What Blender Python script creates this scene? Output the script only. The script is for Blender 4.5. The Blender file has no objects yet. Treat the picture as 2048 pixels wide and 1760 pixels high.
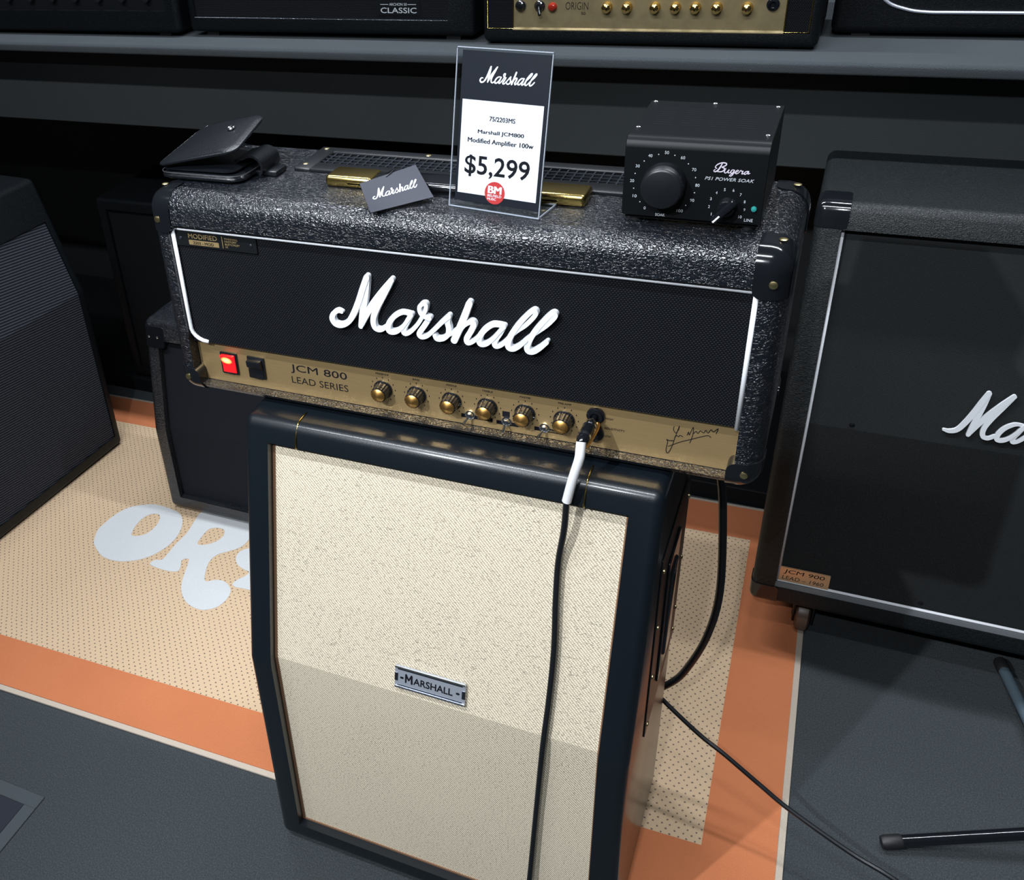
import bpy, bmesh, math, random
from mathutils import Matrix, Vector
random.seed(7)
SC = bpy.context.scene
COL = SC.collection
PI = math.pi

# ------------------------------------------------------------------ camera
cam = bpy.data.cameras.new('camera')
camo = bpy.data.objects.new('camera', cam)
COL.objects.link(camo)
RV = ((0.9061474747668705, 0.41586091390157587, -0.07717806853355198),
      (0.16386824252934268, -0.5133943695899474, -0.8423618108412113),
      (-0.3899281383331653, 0.7506569932814098, -0.5333574086611579))
rt, dn, fw = (Vector(v) for v in RV)
M3 = Matrix((rt, -dn, -fw)).transposed()
camo.matrix_world = Matrix.Translation((0.3952, -0.9456, 1.4729)) @ M3.to_4x4()
cam.sensor_fit = 'HORIZONTAL'
cam.sensor_width = 36.0
cam.lens = 1990.708 / 2048 * 36
cam.shift_x = (1024 - 727.777) / 2048        # the photograph is a crop: its optical axis is off centre
cam.shift_y = (823.642 - 880) / 2048
cam.clip_start = 0.02
SC.camera = camo

# ------------------------------------------------------------------ world, lights, exposure
SC.view_settings.view_transform = 'Standard'
SC.view_settings.look = 'None'
SC.view_settings.gamma = 1.0
SC.view_settings.use_curve_mapping = False
SC.view_settings.exposure = 0.12
w = bpy.data.worlds.new('world'); SC.world = w; w.use_nodes = True
bg = w.node_tree.nodes['Background']
bg.inputs[0].default_value = (0.80, 0.90, 1.0, 1); bg.inputs[1].default_value = 0.03

def area(name, loc, target, size, power, col=(0.88, 0.935, 1.0)):
    l = bpy.data.lights.new(name, 'AREA'); l.shape = 'DISK'; l.size = size
    l.energy = power; l.color = col
    o = bpy.data.objects.new(name, l); COL.objects.link(o)
    o.location = loc
    d = Vector(target) - Vector(loc)
    o.rotation_euler = d.to_track_quat('-Z', 'Y').to_euler()
    return o
def spot(name, loc, target, power, cone, blend, radius, col=(0.88, 0.935, 1.0)):
    l = bpy.data.lights.new(name, 'SPOT'); l.energy = power; l.color = col
    l.spot_size = math.radians(cone); l.spot_blend = blend; l.shadow_soft_size = radius
    o = bpy.data.objects.new(name, l); COL.objects.link(o); o.location = loc
    o.rotation_euler = (Vector(target) - Vector(loc)).to_track_quat('-Z', 'Y').to_euler()
    return o
def tube_lamp(name, loc, target, sx, sy, power, col=(0.88, 0.935, 1.0)):
    o = area(name, loc, target, sx, power, col); o.data.shape = 'RECTANGLE'; o.data.size = sx; o.data.size_y = sy
    return o
spot('track_spot', (-0.75, -1.85, 2.50), (0.05, -0.15, 0.55), 235, 46, 0.8, 0.022)
spot('track_spot.001', (0.25, -1.95, 2.60), (0.0, 0.20, 0.35), 100, 76, 0.9, 0.022)
tube_lamp('ceiling_lamp', (-0.50, -0.95, 2.90), (-0.50, -0.25, 0.9), 2.4, 0.06, 64)
tube_lamp('ceiling_lamp.001', (0.80, 0.90, 2.90), (0.80, 0.75, 0.3), 1.3, 0.06, 38)
tube_lamp('ceiling_lamp.002', (-0.95, 0.90, 2.90), (-0.95, 0.70, 0.2), 1.3, 0.06, 38)

# ------------------------------------------------------------------ materials
class NT:
    def __init__(s, name):
        s.m = bpy.data.materials.new(name); s.m.use_nodes = True
        s.t = s.m.node_tree; s.b = s.t.nodes['Principled BSDF']; s.out = s.t.nodes['Material Output']
    def n(s, typ, **kw):
        x = s.t.nodes.new(typ)
        for k, v in kw.items(): setattr(x, k, v)
        return x
    def set(s, sock, v):
        if hasattr(v, 'is_output') or isinstance(v, bpy.types.NodeSocket): s.t.links.new(v, sock)
        else: sock.default_value = v
    def math(s, op, a, b=0.0, c=None):
        x = s.n('ShaderNodeMath', operation=op)
        s.set(x.inputs[0], a); s.set(x.inputs[1], b)
        if c is not None: s.set(x.inputs[2], c)
        return x.outputs[0]
    def coord(s, scale=(1, 1, 1), rot=(0, 0, 0)):
        tc = s.n('ShaderNodeTexCoord'); mp = s.n('ShaderNodeMapping')
        s.t.links.new(tc.outputs['Object'], mp.inputs[0])
        mp.inputs['Scale'].default_value = scale; mp.inputs['Rotation'].default_value = rot
        return mp.outputs[0]
    def noise(s, vec, scale, detail=2.0, rough=0.5, dist=0.0):
        x = s.n('ShaderNodeTexNoise'); s.set(x.inputs['Vector'], vec)
        x.inputs['Scale'].default_value = scale; x.inputs['Detail'].default_value = detail
        x.inputs['Roughness'].default_value = rough; x.inputs['Distortion'].default_value = dist
        return x.outputs['Fac']
    def ramp(s, fac, stops):
        x = s.n('ShaderNodeValToRGB'); s.set(x.inputs[0], fac)
        e = x.color_ramp.elements
        while len(e) < len(stops): e.new(0.5)
        for i, (p, c) in enumerate(stops):
            e[i].position = p; e[i].color = (c[0], c[1], c[2], 1) if not isinstance(c, float) else (c, c, c, 1)
        return x.outputs[0]
    def mix(s, fac, a, b):
        x = s.n('ShaderNodeMix', data_type='RGBA'); s.set(x.inputs[0], fac)
        for i, v in ((6, a), (7, b)):
            if isinstance(v, tuple): v = (v[0], v[1], v[2], 1)
            s.set(x.inputs[i], v)
        return x.outputs[2]
    def bump(s, h, strength, dist):
        x = s.n('ShaderNodeBump'); s.set(x.inputs['Height'], h)
        x.inputs['Strength'].default_value = strength; x.inputs['Distance'].default_value = dist
        s.t.links.new(x.outputs[0], s.b.inputs['Normal'])
    def sep(s, vec):
        x = s.n('ShaderNodeSeparateXYZ'); s.set(x.inputs[0], vec); return x.outputs
    def bs(s, **kw):
        for k, v in kw.items():
            k = k.replace('_', ' ')
            if isinstance(v, tuple) and len(v) == 3: v = (*v, 1)
            s.set(s.b.inputs[k], v)
        return s

MAT = {}
def plain(name, col, rough=0.5, metal=0.0, spec=0.5, coat=0.0, bump=None):
    t = NT(name); t.bs(Base_Color=col, Roughness=rough, Metallic=metal)
    t.b.inputs['Specular IOR Level'].default_value = spec
    if coat: t.b.inputs['Coat Weight'].default_value = coat; t.b.inputs['Coat Roughness'].default_value = 0.15
    if bump: t.bump(t.noise(t.coord(), bump[0], 3), bump[1], bump[2])
    MAT[name] = t.m; return t.m

def tolex(name, col, cell, rough, strength, dist, spec=0.5):
    """leather grain: little cushions between creases, cell in metres"""
    t = NT(name); v = t.coord((1 / cell * 0.75, 1 / cell, 1 / cell * 1.15))
    wn = t.n('ShaderNodeTexNoise'); t.set(wn.inputs['Vector'], v); wn.inputs['Scale'].default_value = 0.9; wn.inputs['Detail'].default_value = 2
    ad = t.n('ShaderNodeVectorMath', operation='MULTIPLY_ADD'); t.set(ad.inputs[0], wn.outputs['Color']); ad.inputs[1].default_value = (2.4, 2.4, 2.4); t.set(ad.inputs[2], v)
    vo = t.n('ShaderNodeTexVoronoi', feature='DISTANCE_TO_EDGE'); t.set(vo.inputs['Vector'], ad.outputs[0]); vo.inputs['Scale'].default_value = 1.0
    h = t.ramp(vo.outputs['Distance'], [(0.0, 0.0), (0.10, 0.62), (0.32, 1.0)])
    t.bump(h, strength, dist)
    t.bs(Base_Color=t.mix(h, tuple(c_ * 0.4 for c_ in col), tuple(c_ * 1.7 for c_ in col)), Roughness=rough); t.b.inputs['Specular IOR Level'].default_value = spec
    MAT[name] = t.m
tolex('levant_tolex', (0.004, 0.0052, 0.0078), 0.0043, 0.21, 1.0, 0.00048, 0.85)
tolex('cab_tolex', (0.005, 0.007, 0.008), 0.0034, 0.42, 0.8, 0.0004, 0.35)
tolex('dark_tolex', (0.003, 0.004, 0.005), 0.0030, 0.42, 0.5, 0.0003, 0.22)
plain('smooth_vinyl', (0.0040, 0.0068, 0.0100), 0.36, 0, 0.35, 0.42, (1300, 0.5, 0.0003))

def weave(name, dark, light, pitch, rough=0.8, depth=0.0008):
    t = NT(name); x, y, z = t.sep(t.coord())
    u = t.math('ADD', x, y)
    row = t.math('FLOOR', t.math('DIVIDE', z, pitch * 0.62))
    off = t.math('MULTIPLY', t.math('MODULO', row, 2.0), 0.5)
    a = t.math('SINE', t.math('MULTIPLY', t.math('ADD', t.math('DIVIDE', u, pitch), off), 2 * PI))
    b = t.math('SINE', t.math('MULTIPLY', t.math('DIVIDE', z, pitch * 0.62), 2 * PI))
    h = t.math('MULTIPLY', t.math('ADD', a, 1.0), t.math('ADD', b, 1.0))
    h = t.math('MULTIPLY', h, 0.25)
    n = t.noise(t.coord(), 700, 2)
    f = t.math('MULTIPLY', t.math('POWER', h, 2.2), t.math('ADD', t.math('MULTIPLY', n, 1.2), 0.3))
    t.bs(Base_Color=t.mix(f, dark, light), Roughness=rough); t.b.inputs['Specular IOR Level'].default_value = 0.15
    t.bump(h, 0.8, depth); MAT[name] = t.m
weave('black_grille', (0.0012, 0.0016, 0.0026), (0.030, 0.034, 0.045), 0.0036)
weave('grey_grille', (0.016, 0.018, 0.019), (0.042, 0.047, 0.050), 0.0022)
def ribs(name, dark, light, pitch, ang):
    t = NT(name); x, y, z = t.sep(t.coord())
    d = t.math('ADD', t.math('MULTIPLY', x, math.sin(ang)), t.math('MULTIPLY', z, math.cos(ang)))
    a = t.math('SINE', t.math('MULTIPLY', t.math('DIVIDE', d, pitch), 2 * PI))
    h = t.math('MULTIPLY', t.math('ADD', a, 1.0), 0.5)
    n = t.noise(t.coord(), 600, 2)
    t.bs(Base_Color=t.mix(t.math('MULTIPLY', h, n), dark, light), Roughness=0.75); t.b.inputs['Specular IOR Level'].default_value = 0.12
    t.bump(h, 0.8, 0.001); MAT[name] = t.m
ribs('ribbed_grille', (0.004, 0.005, 0.008), (0.09, 0.097, 0.12), 0.0062, 0.12)

# cream basket cloth with dark flecks
t = NT('cream_cloth'); x, y, z = t.sep(t.coord())
d = t.math('ADD', t.math('MULTIPLY', x, 0.72), t.math('MULTIPLY', z, 0.72))
e = t.math('SUBTRACT', t.math('MULTIPLY', x, 0.72), t.math('MULTIPLY', z, 0.72))
a = t.math('SINE', t.math('MULTIPLY', d, 2 * PI / 0.0034)); b = t.math('SINE', t.math('MULTIPLY', e, 2 * PI / 0.0023))
h = t.math('ADD', t.math('MULTIPLY', a, 0.38), t.math('MULTIPLY', b, 0.12)); h = t.math('ADD', h, 0.5)
n1 = t.noise(t.coord((330, 330, 760)), 1.0, 3, 0.6)
fl = t.ramp(n1, [(0.36, 1.0), (0.48, 0.0)])
big = t.noise(t.coord(), 7, 3)
base = t.mix(h, (0.42, 0.350, 0.245), (0.88, 0.775, 0.600))
base = t.mix(t.math('MULTIPLY', t.math('MULTIPLY', fl, 0.85), t.math('ADD', big, 0.35)), base, (0.17, 0.15, 0.12))
t.bs(Base_Color=base, Roughness=0.85); t.bump(h, 0.7, 0.0008); MAT['cream_cloth'] = t.m

# shop carpet
t = NT('shop_carpet'); n1 = t.noise(t.coord(), 420, 4, 0.7); n2 = t.noise(t.coord(), 3.0, 3); n3 = t.noise(t.coord(), 130, 2)
c = t.ramp(n1, [(0.30, (0.018, 0.022, 0.025)), (0.55, (0.052, 0.062, 0.068)), (0.78, (0.135, 0.148, 0.155))])
c = t.mix(t.math('MULTIPLY', n2, 0.35), c, (0.036, 0.045, 0.052))
t.bs(Base_Color=c, Roughness=0.95); t.bump(t.math('ADD', n1, t.math('MULTIPLY', n3, 0.6)), 1.0, 0.004); MAT['shop_carpet'] = t.m

# rug: cream with rows of small dark flecks, orange border, pale binding
t = NT('rug_cream'); v = t.coord(); x, y, z = t.sep(v)
P = 0.0138
ry = t.math('DIVIDE', y, P * 0.62); row = t.math('FLOOR', ry)
ux = t.math('ADD', t.math('DIVIDE', x, P), t.math('MULTIPLY', t.math('MODULO', t.math('ABSOLUTE', row), 2.0), 0.5))
jit = t.noise(v, 60, 1)
fx = t.math('SUBTRACT', t.math('FRACT', t.math('ADD', ux, t.math('MULTIPLY', jit, 0.5))), 0.5)
fy = t.math('SUBTRACT', t.math('FRACT', ry), 0.5)
d2 = t.math('ADD', t.math('POWER', t.math('MULTIPLY', fx, 1.0), 2.0), t.math('POWER', t.math('MULTIPLY', fy, 0.62), 2.0))
dot = t.ramp(t.math('SQRT', d2), [(0.075, 1.0), (0.150, 0.0)])
wear = t.noise(v, 2.2, 4, 0.6); pile = t.noise(v, 500, 3)
c = t.mix(wear, (0.46, 0.320, 0.195), (0.56, 0.410, 0.262))
c = t.mix(t.math('MULTIPLY', pile, 0.25), c, (0.40, 0.29, 0.20))
c = t.mix(t.math('MULTIPLY', dot, 0.95), c, (0.085, 0.062, 0.05))
t.bs(Base_Color=c, Roughness=0.95); t.bump(pile, 0.6, 0.002); MAT['rug_cream'] = t.m
def pile(name, c1, c2, c3):
    t = NT(name); v = t.coord(); n1 = t.noise(v, 600, 3); n2 = t.noise(v, 5, 4, 0.6)
    c = t.mix(n2, c1, c2); c = t.mix(t.math('MULTIPLY', n1, 0.4), c, c3)
    t.bs(Base_Color=c, Roughness=0.95); t.bump(n1, 0.6, 0.002); MAT[name] = t.m
pile('rug_orange', (0.43, 0.132, 0.048), (0.53, 0.178, 0.070), (0.33, 0.095, 0.036))
pile('rug_white', (0.47, 0.48, 0.485), (0.55, 0.56, 0.565), (0.38, 0.39, 0.395))
pile('rug_binding', (0.42, 0.35, 0.28), (0.50, 0.42, 0.34), (0.30, 0.25, 0.2))
pile('shelf_carpet', (0.032, 0.039, 0.045), (0.050, 0.060, 0.068), (0.020, 0.025, 0.029))
pile('fascia_carpet', (0.020, 0.025, 0.027), (0.026, 0.032, 0.034), (0.012, 0.015, 0.016))
pile('lid_trim', (0.042, 0.050, 0.056), (0.050, 0.060, 0.067), (0.034, 0.041, 0.046))
pile('insert_carpet', (0.010, 0.013, 0.022), (0.014, 0.018, 0.030), (0.006, 0.008, 0.012))

# brushed brass
t = NT('brass_panel'); n1 = t.noise(t.coord((30, 30, 2600)), 1.0, 3)
t.bs(Base_Color=t.mix(n1, (0.56, 0.375, 0.16), (0.80, 0.565, 0.28)), Metallic=0.8, Roughness=0.38)
t.bump(n1, 0.25, 0.0002); MAT['brass_panel'] = t.m
t = NT('dull_brass'); n1 = t.noise(t.coord((60, 60, 60)), 1.0, 4)
t.bs(Base_Color=t.mix(n1, (0.20, 0.155, 0.075), (0.34, 0.275, 0.15)), Metallic=0.6, Roughness=0.5); MAT['dull_brass'] = t.m
plain('gold', (0.95, 0.52, 0.15), 0.34, 1.0)
plain('polished_gold', (0.80, 0.56, 0.20), 0.14, 1.0)
plain('old_gold', (0.50, 0.37, 0.12), 0.22, 1.0)
plain('brass_screw', (0.75, 0.62, 0.30), 0.30, 1.0)
plain('chrome', (0.85, 0.87, 0.90), 0.16, 1.0)
plain('satin_silver', (0.62, 0.66, 0.74), 0.34, 0.7)
plain('dark_silver', (0.075, 0.085, 0.105), 0.35, 0.9)
plain('white_plastic', (0.74, 0.76, 0.79), 0.35)
plain('white_piping', (0.82, 0.83, 0.86), 0.42)
plain('gloss_black', (0.006, 0.007, 0.009), 0.12, 0, 0.6)
plain('satin_black', (0.006, 0.007, 0.009), 0.36, 0, 0.45)
plain('matt_black', (0.004, 0.005, 0.006), 0.7, 0, 0.15)
plain('black_paint', (0.010, 0.011, 0.012), 0.6)
plain('rubber', (0.010, 0.010, 0.011), 0.55)
plain('black_cable', (0.006, 0.007, 0.009), 0.36)
plain('black_leather', (0.0045, 0.0055, 0.0075), 0.32, 0, 0.42, 0, (420, 0.4, 0.0006))
plain('stitch_grey', (0.03, 0.03, 0.036), 0.5)
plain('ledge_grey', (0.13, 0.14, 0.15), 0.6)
plain('case_black', (0.0035, 0.0042, 0.005), 0.38, 0, 0.18, 0, (1500, 0.2, 0.0002))
plain('print_white', (0.78, 0.80, 0.84), 0.6)
plain('print_pink', (0.55, 0.50, 0.58), 0.5)
plain('print_grey', (0.42, 0.45, 0.48), 0.6)
plain('print_black', (0.006, 0.006, 0.009), 0.7, 0, 0.15)
plain('print_gold', (0.22, 0.155, 0.068), 0.5)
plain('paper_white', (0.70, 0.71, 0.75), 0.7)
plain('card_black', (0.009, 0.011, 0.016), 0.35)
plain('tag_grey', (0.027, 0.029, 0.042), 0.45, 0, 0.3)
plain('sticker_red', (0.46, 0.030, 0.028), 0.5)
plain('brown_trim', (0.20, 0.105, 0.055), 0.6)
plain('copper_badge', (0.80, 0.50, 0.27), 0.40, 0.55)
plain('sleeve_white', (0.72, 0.72, 0.72), 0.4)
plain('teal_lens', (0.02, 0.22, 0.20), 0.2)
plain('red_lens', (0.24, 0.015, 0.008), 0.15)
plain('brown_wheel', (0.10, 0.065, 0.045), 0.4)
plain('grey_tube', (0.10, 0.14, 0.17), 0.4, 0.3)
# lit rocker switch: the neon shows brightest behind the upper half
t = NT('red_neon')
x, y, z = t.sep(t.coord())
dz = t.math('DIVIDE', t.math('SUBTRACT', z, 0.0060), 0.0062); dx = t.math('DIVIDE', t.math('ADD', x, 0.0015), 0.0088)
r = t.math('SQRT', t.math('ADD', t.math('POWER', dz, 2.0), t.math('POWER', dx, 2.0)))
colr = t.ramp(r, [(0.0, (1.0, 0.60, 0.24)), (0.8, (1.0, 0.20, 0.05)), (1.0, (0.24, 0.002, 0.004))])
t.bs(Base_Color=(0.5, 0.01, 0.01), Roughness=0.2, Emission_Color=colr); t.b.inputs['Emission Strength'].default_value = 3.0
MAT['red_neon'] = t.m
# clear acrylic sheet
t = NT('acrylic')
tr = t.n('ShaderNodeBsdfTransparent'); tr.inputs[0].default_value = (0.97, 0.98, 0.99, 1)
gl = t.n('ShaderNodeBsdfGlossy'); gl.inputs['Roughness'].default_value = 0.03
fr = t.n('ShaderNodeFresnel'); fr.inputs[0].default_value = 1.49
geo = t.n('ShaderNodeNewGeometry')     # only the outer face of the sheet mirrors
ms = t.n('ShaderNodeMixShader'); t.t.links.new(t.math('MULTIPLY', fr.outputs[0], t.math('SUBTRACT', 1.0, geo.outputs['Backfacing'])), ms.inputs[0])
t.t.links.new(tr.outputs[0], ms.inputs[1]); t.t.links.new(gl.outputs[0], ms.inputs[2])
t.t.links.new(ms.outputs[0], t.out.inputs[0]); MAT['acrylic'] = t.m
# polished cut edge of the acrylic
plain('acrylic_edge', (0.34, 0.37, 0.42), 0.2)

# ------------------------------------------------------------------ mesh helpers
def mesh_from(verts, faces, smooth=False):
    me = bpy.data.meshes.new('mesh'); me.from_pydata([tuple(v) for v in verts], [], faces)
    bm = bmesh.new(); bm.from_mesh(me); bmesh.ops.recalc_face_normals(bm, faces=bm.faces[:]); bm.to_mesh(me); bm.free()
    if smooth: me.polygons.foreach_set('use_smooth', [True] * len(me.polygons))
    return me
def join(*ms):
    V, F, MI, mats, SM = [], [], [], [], []
    for m in ms:
        k = len(V); V += [v.co.copy() for v in m.vertices]
        for p in m.polygons: F.append([k + i for i in p.vertices]); SM.append(p.use_smooth)
    me = bpy.data.meshes.new('mesh'); me.from_pydata([tuple(v) for v in V], [], F)
    me.polygons.foreach_set('use_smooth', SM); return me
def xf(me, mat): me.transform(mat); return me
def box(x0, x1, y0, y1, z0, z1, bev=0.0, seg=2):
    bm = bmesh.new(); bmesh.ops.create_cube(bm, size=1.0)
    for v in bm.verts: v.co = ((x0 + x1) / 2 + v.co.x * (x1 - x0), (y0 + y1) / 2 + v.co.y * (y1 - y0), (z0 + z1) / 2 + v.co.z * (z1 - z0))
    if bev: bmesh.ops.bevel(bm, geom=bm.edges[:], offset=bev, offset_type='OFFSET', segments=seg, profile=0.5, affect='EDGES')
    me = bpy.data.meshes.new('mesh'); bm.to_mesh(me); bm.free()
    if bev and seg > 1: shade(me)
    return me
def shade(me, ang=35):
    me.polygons.foreach_set('use_smooth', [True] * len(me.polygons))
    bm = bmesh.new(); bm.from_mesh(me); a = math.radians(ang)
    for e in bm.edges: e.smooth = not (len(e.link_faces) == 2 and e.calc_face_angle(0) > a)
    bm.to_mesh(me); bm.free(); return me
def prism(prof, x0, x1, bev=0.0, seg=2):
    """profile of (y, z) points swept along x"""
    n = len(prof)
    V = [(x0, y, z) for y, z in prof] + [(x1, y, z) for y, z in prof]
    F = [list(range(n)), list(range(n, 2 * n))] + [[i, (i + 1) % n, n + (i + 1) % n, n + i] for i in range(n)]
    me = mesh_from(V, F)
    if bev:
        bm = bmesh.new(); bm.from_mesh(me)
        bmesh.ops.bevel(bm, geom=bm.edges[:], offset=bev, offset_type='OFFSET', segments=seg, profile=0.5, affect='EDGES', clamp_overlap=True)
        bm.to_mesh(me); bm.free(); shade(me)
    return me
def plate(poly, z0, z1):
    """polygon of (x, y) points extruded in z"""
    n = len(poly)
    V = [(x, y, z0) for x, y in poly] + [(x, y, z1) for x, y in poly]
    F = [list(range(n)), list(range(n, 2 * n))] + [[i, (i + 1) % n, n + (i + 1) % n, n + i] for i in range(n)]
    return mesh_from(V, F)
def rrect(w, h, r, seg=5, cx=0.0, cy=0.0):
    P = []
    for ox, oy, a0 in ((w / 2 - r, h / 2 - r, 0), (-w / 2 + r, h / 2 - r, 90), (-w / 2 + r, -h / 2 + r, 180), (w / 2 - r, -h / 2 + r, 270)):
        for i in range(seg + 1):
            a = math.radians(a0 + 90 * i / seg); P.append((cx + ox + r * math.cos(a), cy + oy + r * math.sin(a)))
    return P
def cat(pts, k=6):
    pts = [Vector(p) for p in pts]; out = []
    for i in range(len(pts) - 1):
        p0 = pts[max(i - 1, 0)]; p1 = pts[i]; p2 = pts[i + 1]; p3 = pts[min(i + 2, len(pts) - 1)]
        for j in range(k):
            s = j / k
            out.append(0.5 * ((2 * p1) + (p2 - p0) * s + (2 * p0 - 5 * p1 + 4 * p2 - p3) * s * s + (3 * p1 - p0 - 3 * p2 + p3) * s ** 3))
    out.append(pts[-1].copy()); return out
def tube(path, r, n=10, smooth_k=0):
    pts = cat(path, smooth_k) if smooth_k else [Vector(p) for p in path]
    rs = r if isinstance(r, (list, tuple)) else [r] * len(pts)
    V, F = [], []; up = Vector((0.13, 0.31, 0.94)).normalized()
    for i, p in enumerate(pts):
        tg = (pts[min(i + 1, len(pts) - 1)] - pts[max(i - 1, 0)]).normalized()
        a = tg.cross(up)
        if a.length < 1e-3: a = tg.cross(Vector((1, 0, 0)))
        a.normalize(); b = tg.cross(a).normalized(); up = (up - tg * up.dot(tg)).normalized()
        for j in range(n):
            q = 2 * PI * j / n; V.append(p + (a * math.cos(q) + b * math.sin(q)) * rs[i])
    m = len(pts)
    for i in range(m - 1):
        for j in range(n): F.append([i * n + j, i * n + (j + 1) % n, (i + 1) * n + (j + 1) % n, (i + 1) * n + j])
    F.append(list(range(n))); F.append(list(range((m - 1) * n, m * n)))
    return shade(mesh_from(V, F), 50)
def lathe(prof, n=20):
    """(radius, z) profile around z"""
    V, F = [], []
    for r, z in prof:
        for j in range(n): q = 2 * PI * j / n; V.append((r * math.cos(q), r * math.sin(q), z))
    m = len(prof)
    for i in range(m - 1):
        for j in range(n): F.append([i * n + j, i * n + (j + 1) % n, (i + 1) * n + (j + 1) % n, (i + 1) * n + j])
    F.append(list(range(n))); F.append(list(range((m - 1) * n, m * n)))
    return shade(mesh_from(V, F), 40)
FACE = Matrix.Rotation(PI / 2, 4, 'X')            # drawing plane (x, y, thickness) -> (x, -thickness in y, z)
def T(x, y, z): return Matrix.Translation((x, y, z))
def ribbon(pts, depth, k=5, seq=0):
    """brush stroke (x, y, width) with round ends, extruded to a solid of the given depth"""
    P = cat([(p[0], p[1], p[2]) for p in pts], k)
    n = len(P); L, R = [], []
    for i in range(n):
        tg = (P[min(i + 1, n - 1)] - P[max(i - 1, 0)]); tg.z = 0
        if tg.length < 1e-9: tg = Vector((1, 0, 0))
        tg.normalize(); nn = Vector((-tg.y, tg.x, 0)); r = P[i].z / 2
        c = Vector((P[i].x, P[i].y, 0)); L.append(c + nn * r); R.append(c - nn * r)
    def cap(i, sgn):
        tg = (P[min(i + 1, n - 1)] - P[max(i - 1, 0)]); tg.z = 0; tg.normalize(); nn = Vector((-tg.y, tg.x, 0))
        c = Vector((P[i].x, P[i].y, 0)); r = P[i].z / 2
        return [c + (nn * math.cos(a) * sgn + tg * math.sin(a) * sgn) * r for a in (PI * j / 6 for j in range(1, 6))]
    # two layers; the front layer climbs a hair along the stroke so that crossing strokes never share a plane
    V, F, Z = [], [], []
    for i in range(n): V += [L[i], R[i]]; Z += [i, i]
    for i in range(n - 1): F.append([2 * i, 2 * i + 1, 2 * i + 3, 2 * i + 2])
    def addcap(i, sgn):
        C = cap(i, sgn); k0 = len(V); V.extend(C); Z.extend([i] * 5)
        a, b = (2 * i, 2 * i + 1) if sgn > 0 else (2 * i + 1, 2 * i)
        F.append([a] + list(range(k0, k0 + 5)) + [b]); return list(range(k0, k0 + 5))
    c1 = addcap(n - 1, 1); c0 = addcap(0, -1)
    m = len(V); eps = min(0.00002, depth * 0.02)
    VV = [Vector((v.x, v.y, 0)) for v in V] + [Vector((v.x, v.y, depth + eps * (k % 97) + eps * seq)) for v, k in zip(V, Z)]
    FF = [list(reversed(f)) for f in F] + [[i + m for i in f] for f in F]
    loop = [2 * i for i in range(n)] + c1 + [2 * i + 1 for i in range(n - 1, -1, -1)] + c0
    for i in range(len(loop)):
        a, b = loop[i], loop[(i + 1) % len(loop)]; FF.append([a, b, b + m, a + m])
    me = bpy.data.meshes.new('mesh'); me.from_pydata([tuple(v) for v in VV], [], FF)
    bm = bmesh.new(); bm.from_mesh(me); bmesh.ops.recalc_face_normals(bm, faces=bm.faces[:]); bm.to_mesh(me); bm.free()
    return me
def text(s, w, h, bold=0.0, shear=0.0, depth=0.0003, space=1.0):
    """lettering fitted into a w x h box from the origin, lying in x/y"""
    cu = bpy.data.curves.new('txt', 'FONT'); cu.body = s; cu.shear = shear; cu.offset = bold; cu.space_character = space
    cu.resolution_u = 3; cu.extrude = 0.01
    o = bpy.data.objects.new('txt', cu); COL.objects.link(o)
    dg = bpy.context.evaluated_depsgraph_get()
    me = bpy.data.meshes.new_from_object(o.evaluated_get(dg))
    bpy.data.objects.remove(o); bpy.data.curves.remove(cu)
    me.materials.clear()
    xs = [v.co.x for v in me.vertices]; ys = [v.co.y for v in me.vertices]
    x0, x1, y0, y1 = min(xs), max(xs), min(ys), max(ys)
    for v in me.vertices:
        v.co = ((v.co.x - x0) / (x1 - x0) * w, (v.co.y - y0) / max(y1 - y0, 1e-6) * h, (v.co.z + 0.01) / 0.02 * depth)
    return me
def fat(s, w, h, d):
    """bold lettering: the outline repeated with small sideways steps"""
    return join(*[xf(text(s, w - d, h), T(d * k / 3, 0, 0.000012 * k)) for k in range(4)])
def onface(me, x, y, z): return xf(me, T(x, y, z) @ FACE)
def boolean(a, b, op):
    oa = bpy.data.objects.new('ba', a); ob = bpy.data.objects.new('bb', b); COL.objects.link(oa); COL.objects.link(ob)
    md = oa.modifiers.new('b', 'BOOLEAN'); md.operation = op; md.object = ob; md.solver = 'EXACT'
    dg = bpy.context.evaluated_depsgraph_get(); dg.update()
    me = bpy.data.meshes.new_from_object(oa.evaluated_get(dg))
    bpy.data.objects.remove(oa); bpy.data.objects.remove(ob)
    return shade(me)

# ------------------------------------------------------------------ object helpers
def obj(name, me, mat, parent=None, loc=None, rot=None, label=None):
    o = bpy.data.objects.new(name, me); COL.objects.link(o); me.name = name
    if mat and not me.materials: me.materials.append(MAT[mat])
    if parent is not None: o.parent = parent
    if loc is not None: o.location = loc
    if rot is not None: o.rotation_euler = rot
    if label: o['label'] = label
    return o
def tag(o, label, category, group=None):
    o['label'] = label; o['category'] = category
    if group: o['group'] = group
    return o
def thing(name, label, category, loc=(0, 0, 0), rotz=0.0, group=None):
    o = bpy.data.objects.new(name, None); COL.objects.link(o); o.empty_display_size = 0.05
    o.location = loc; o.rotation_euler = (0, 0, rotz)
    return tag(o, label, category, group)
class At:
    """parts written in room coordinates under a thing whose base is at loc"""
    def __init__(s, root): s.r = root; s.m = Matrix.Translation(-Vector(root.location))
    def __call__(s, name, me, mat, parent=None, label=None): return obj(name, xf(me, s.m), mat, parent or s.r, None, None, label)
    def at(s, name, me, mat, loc, parent=None, rot=None, label=None):
        return obj(name, me, mat, parent or s.r, Vector(loc) - Vector(s.r.location), rot, label)
weave('dark_cloth', (0.010, 0.012, 0.017), (0.030, 0.034, 0.044), 0.0016)
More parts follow.
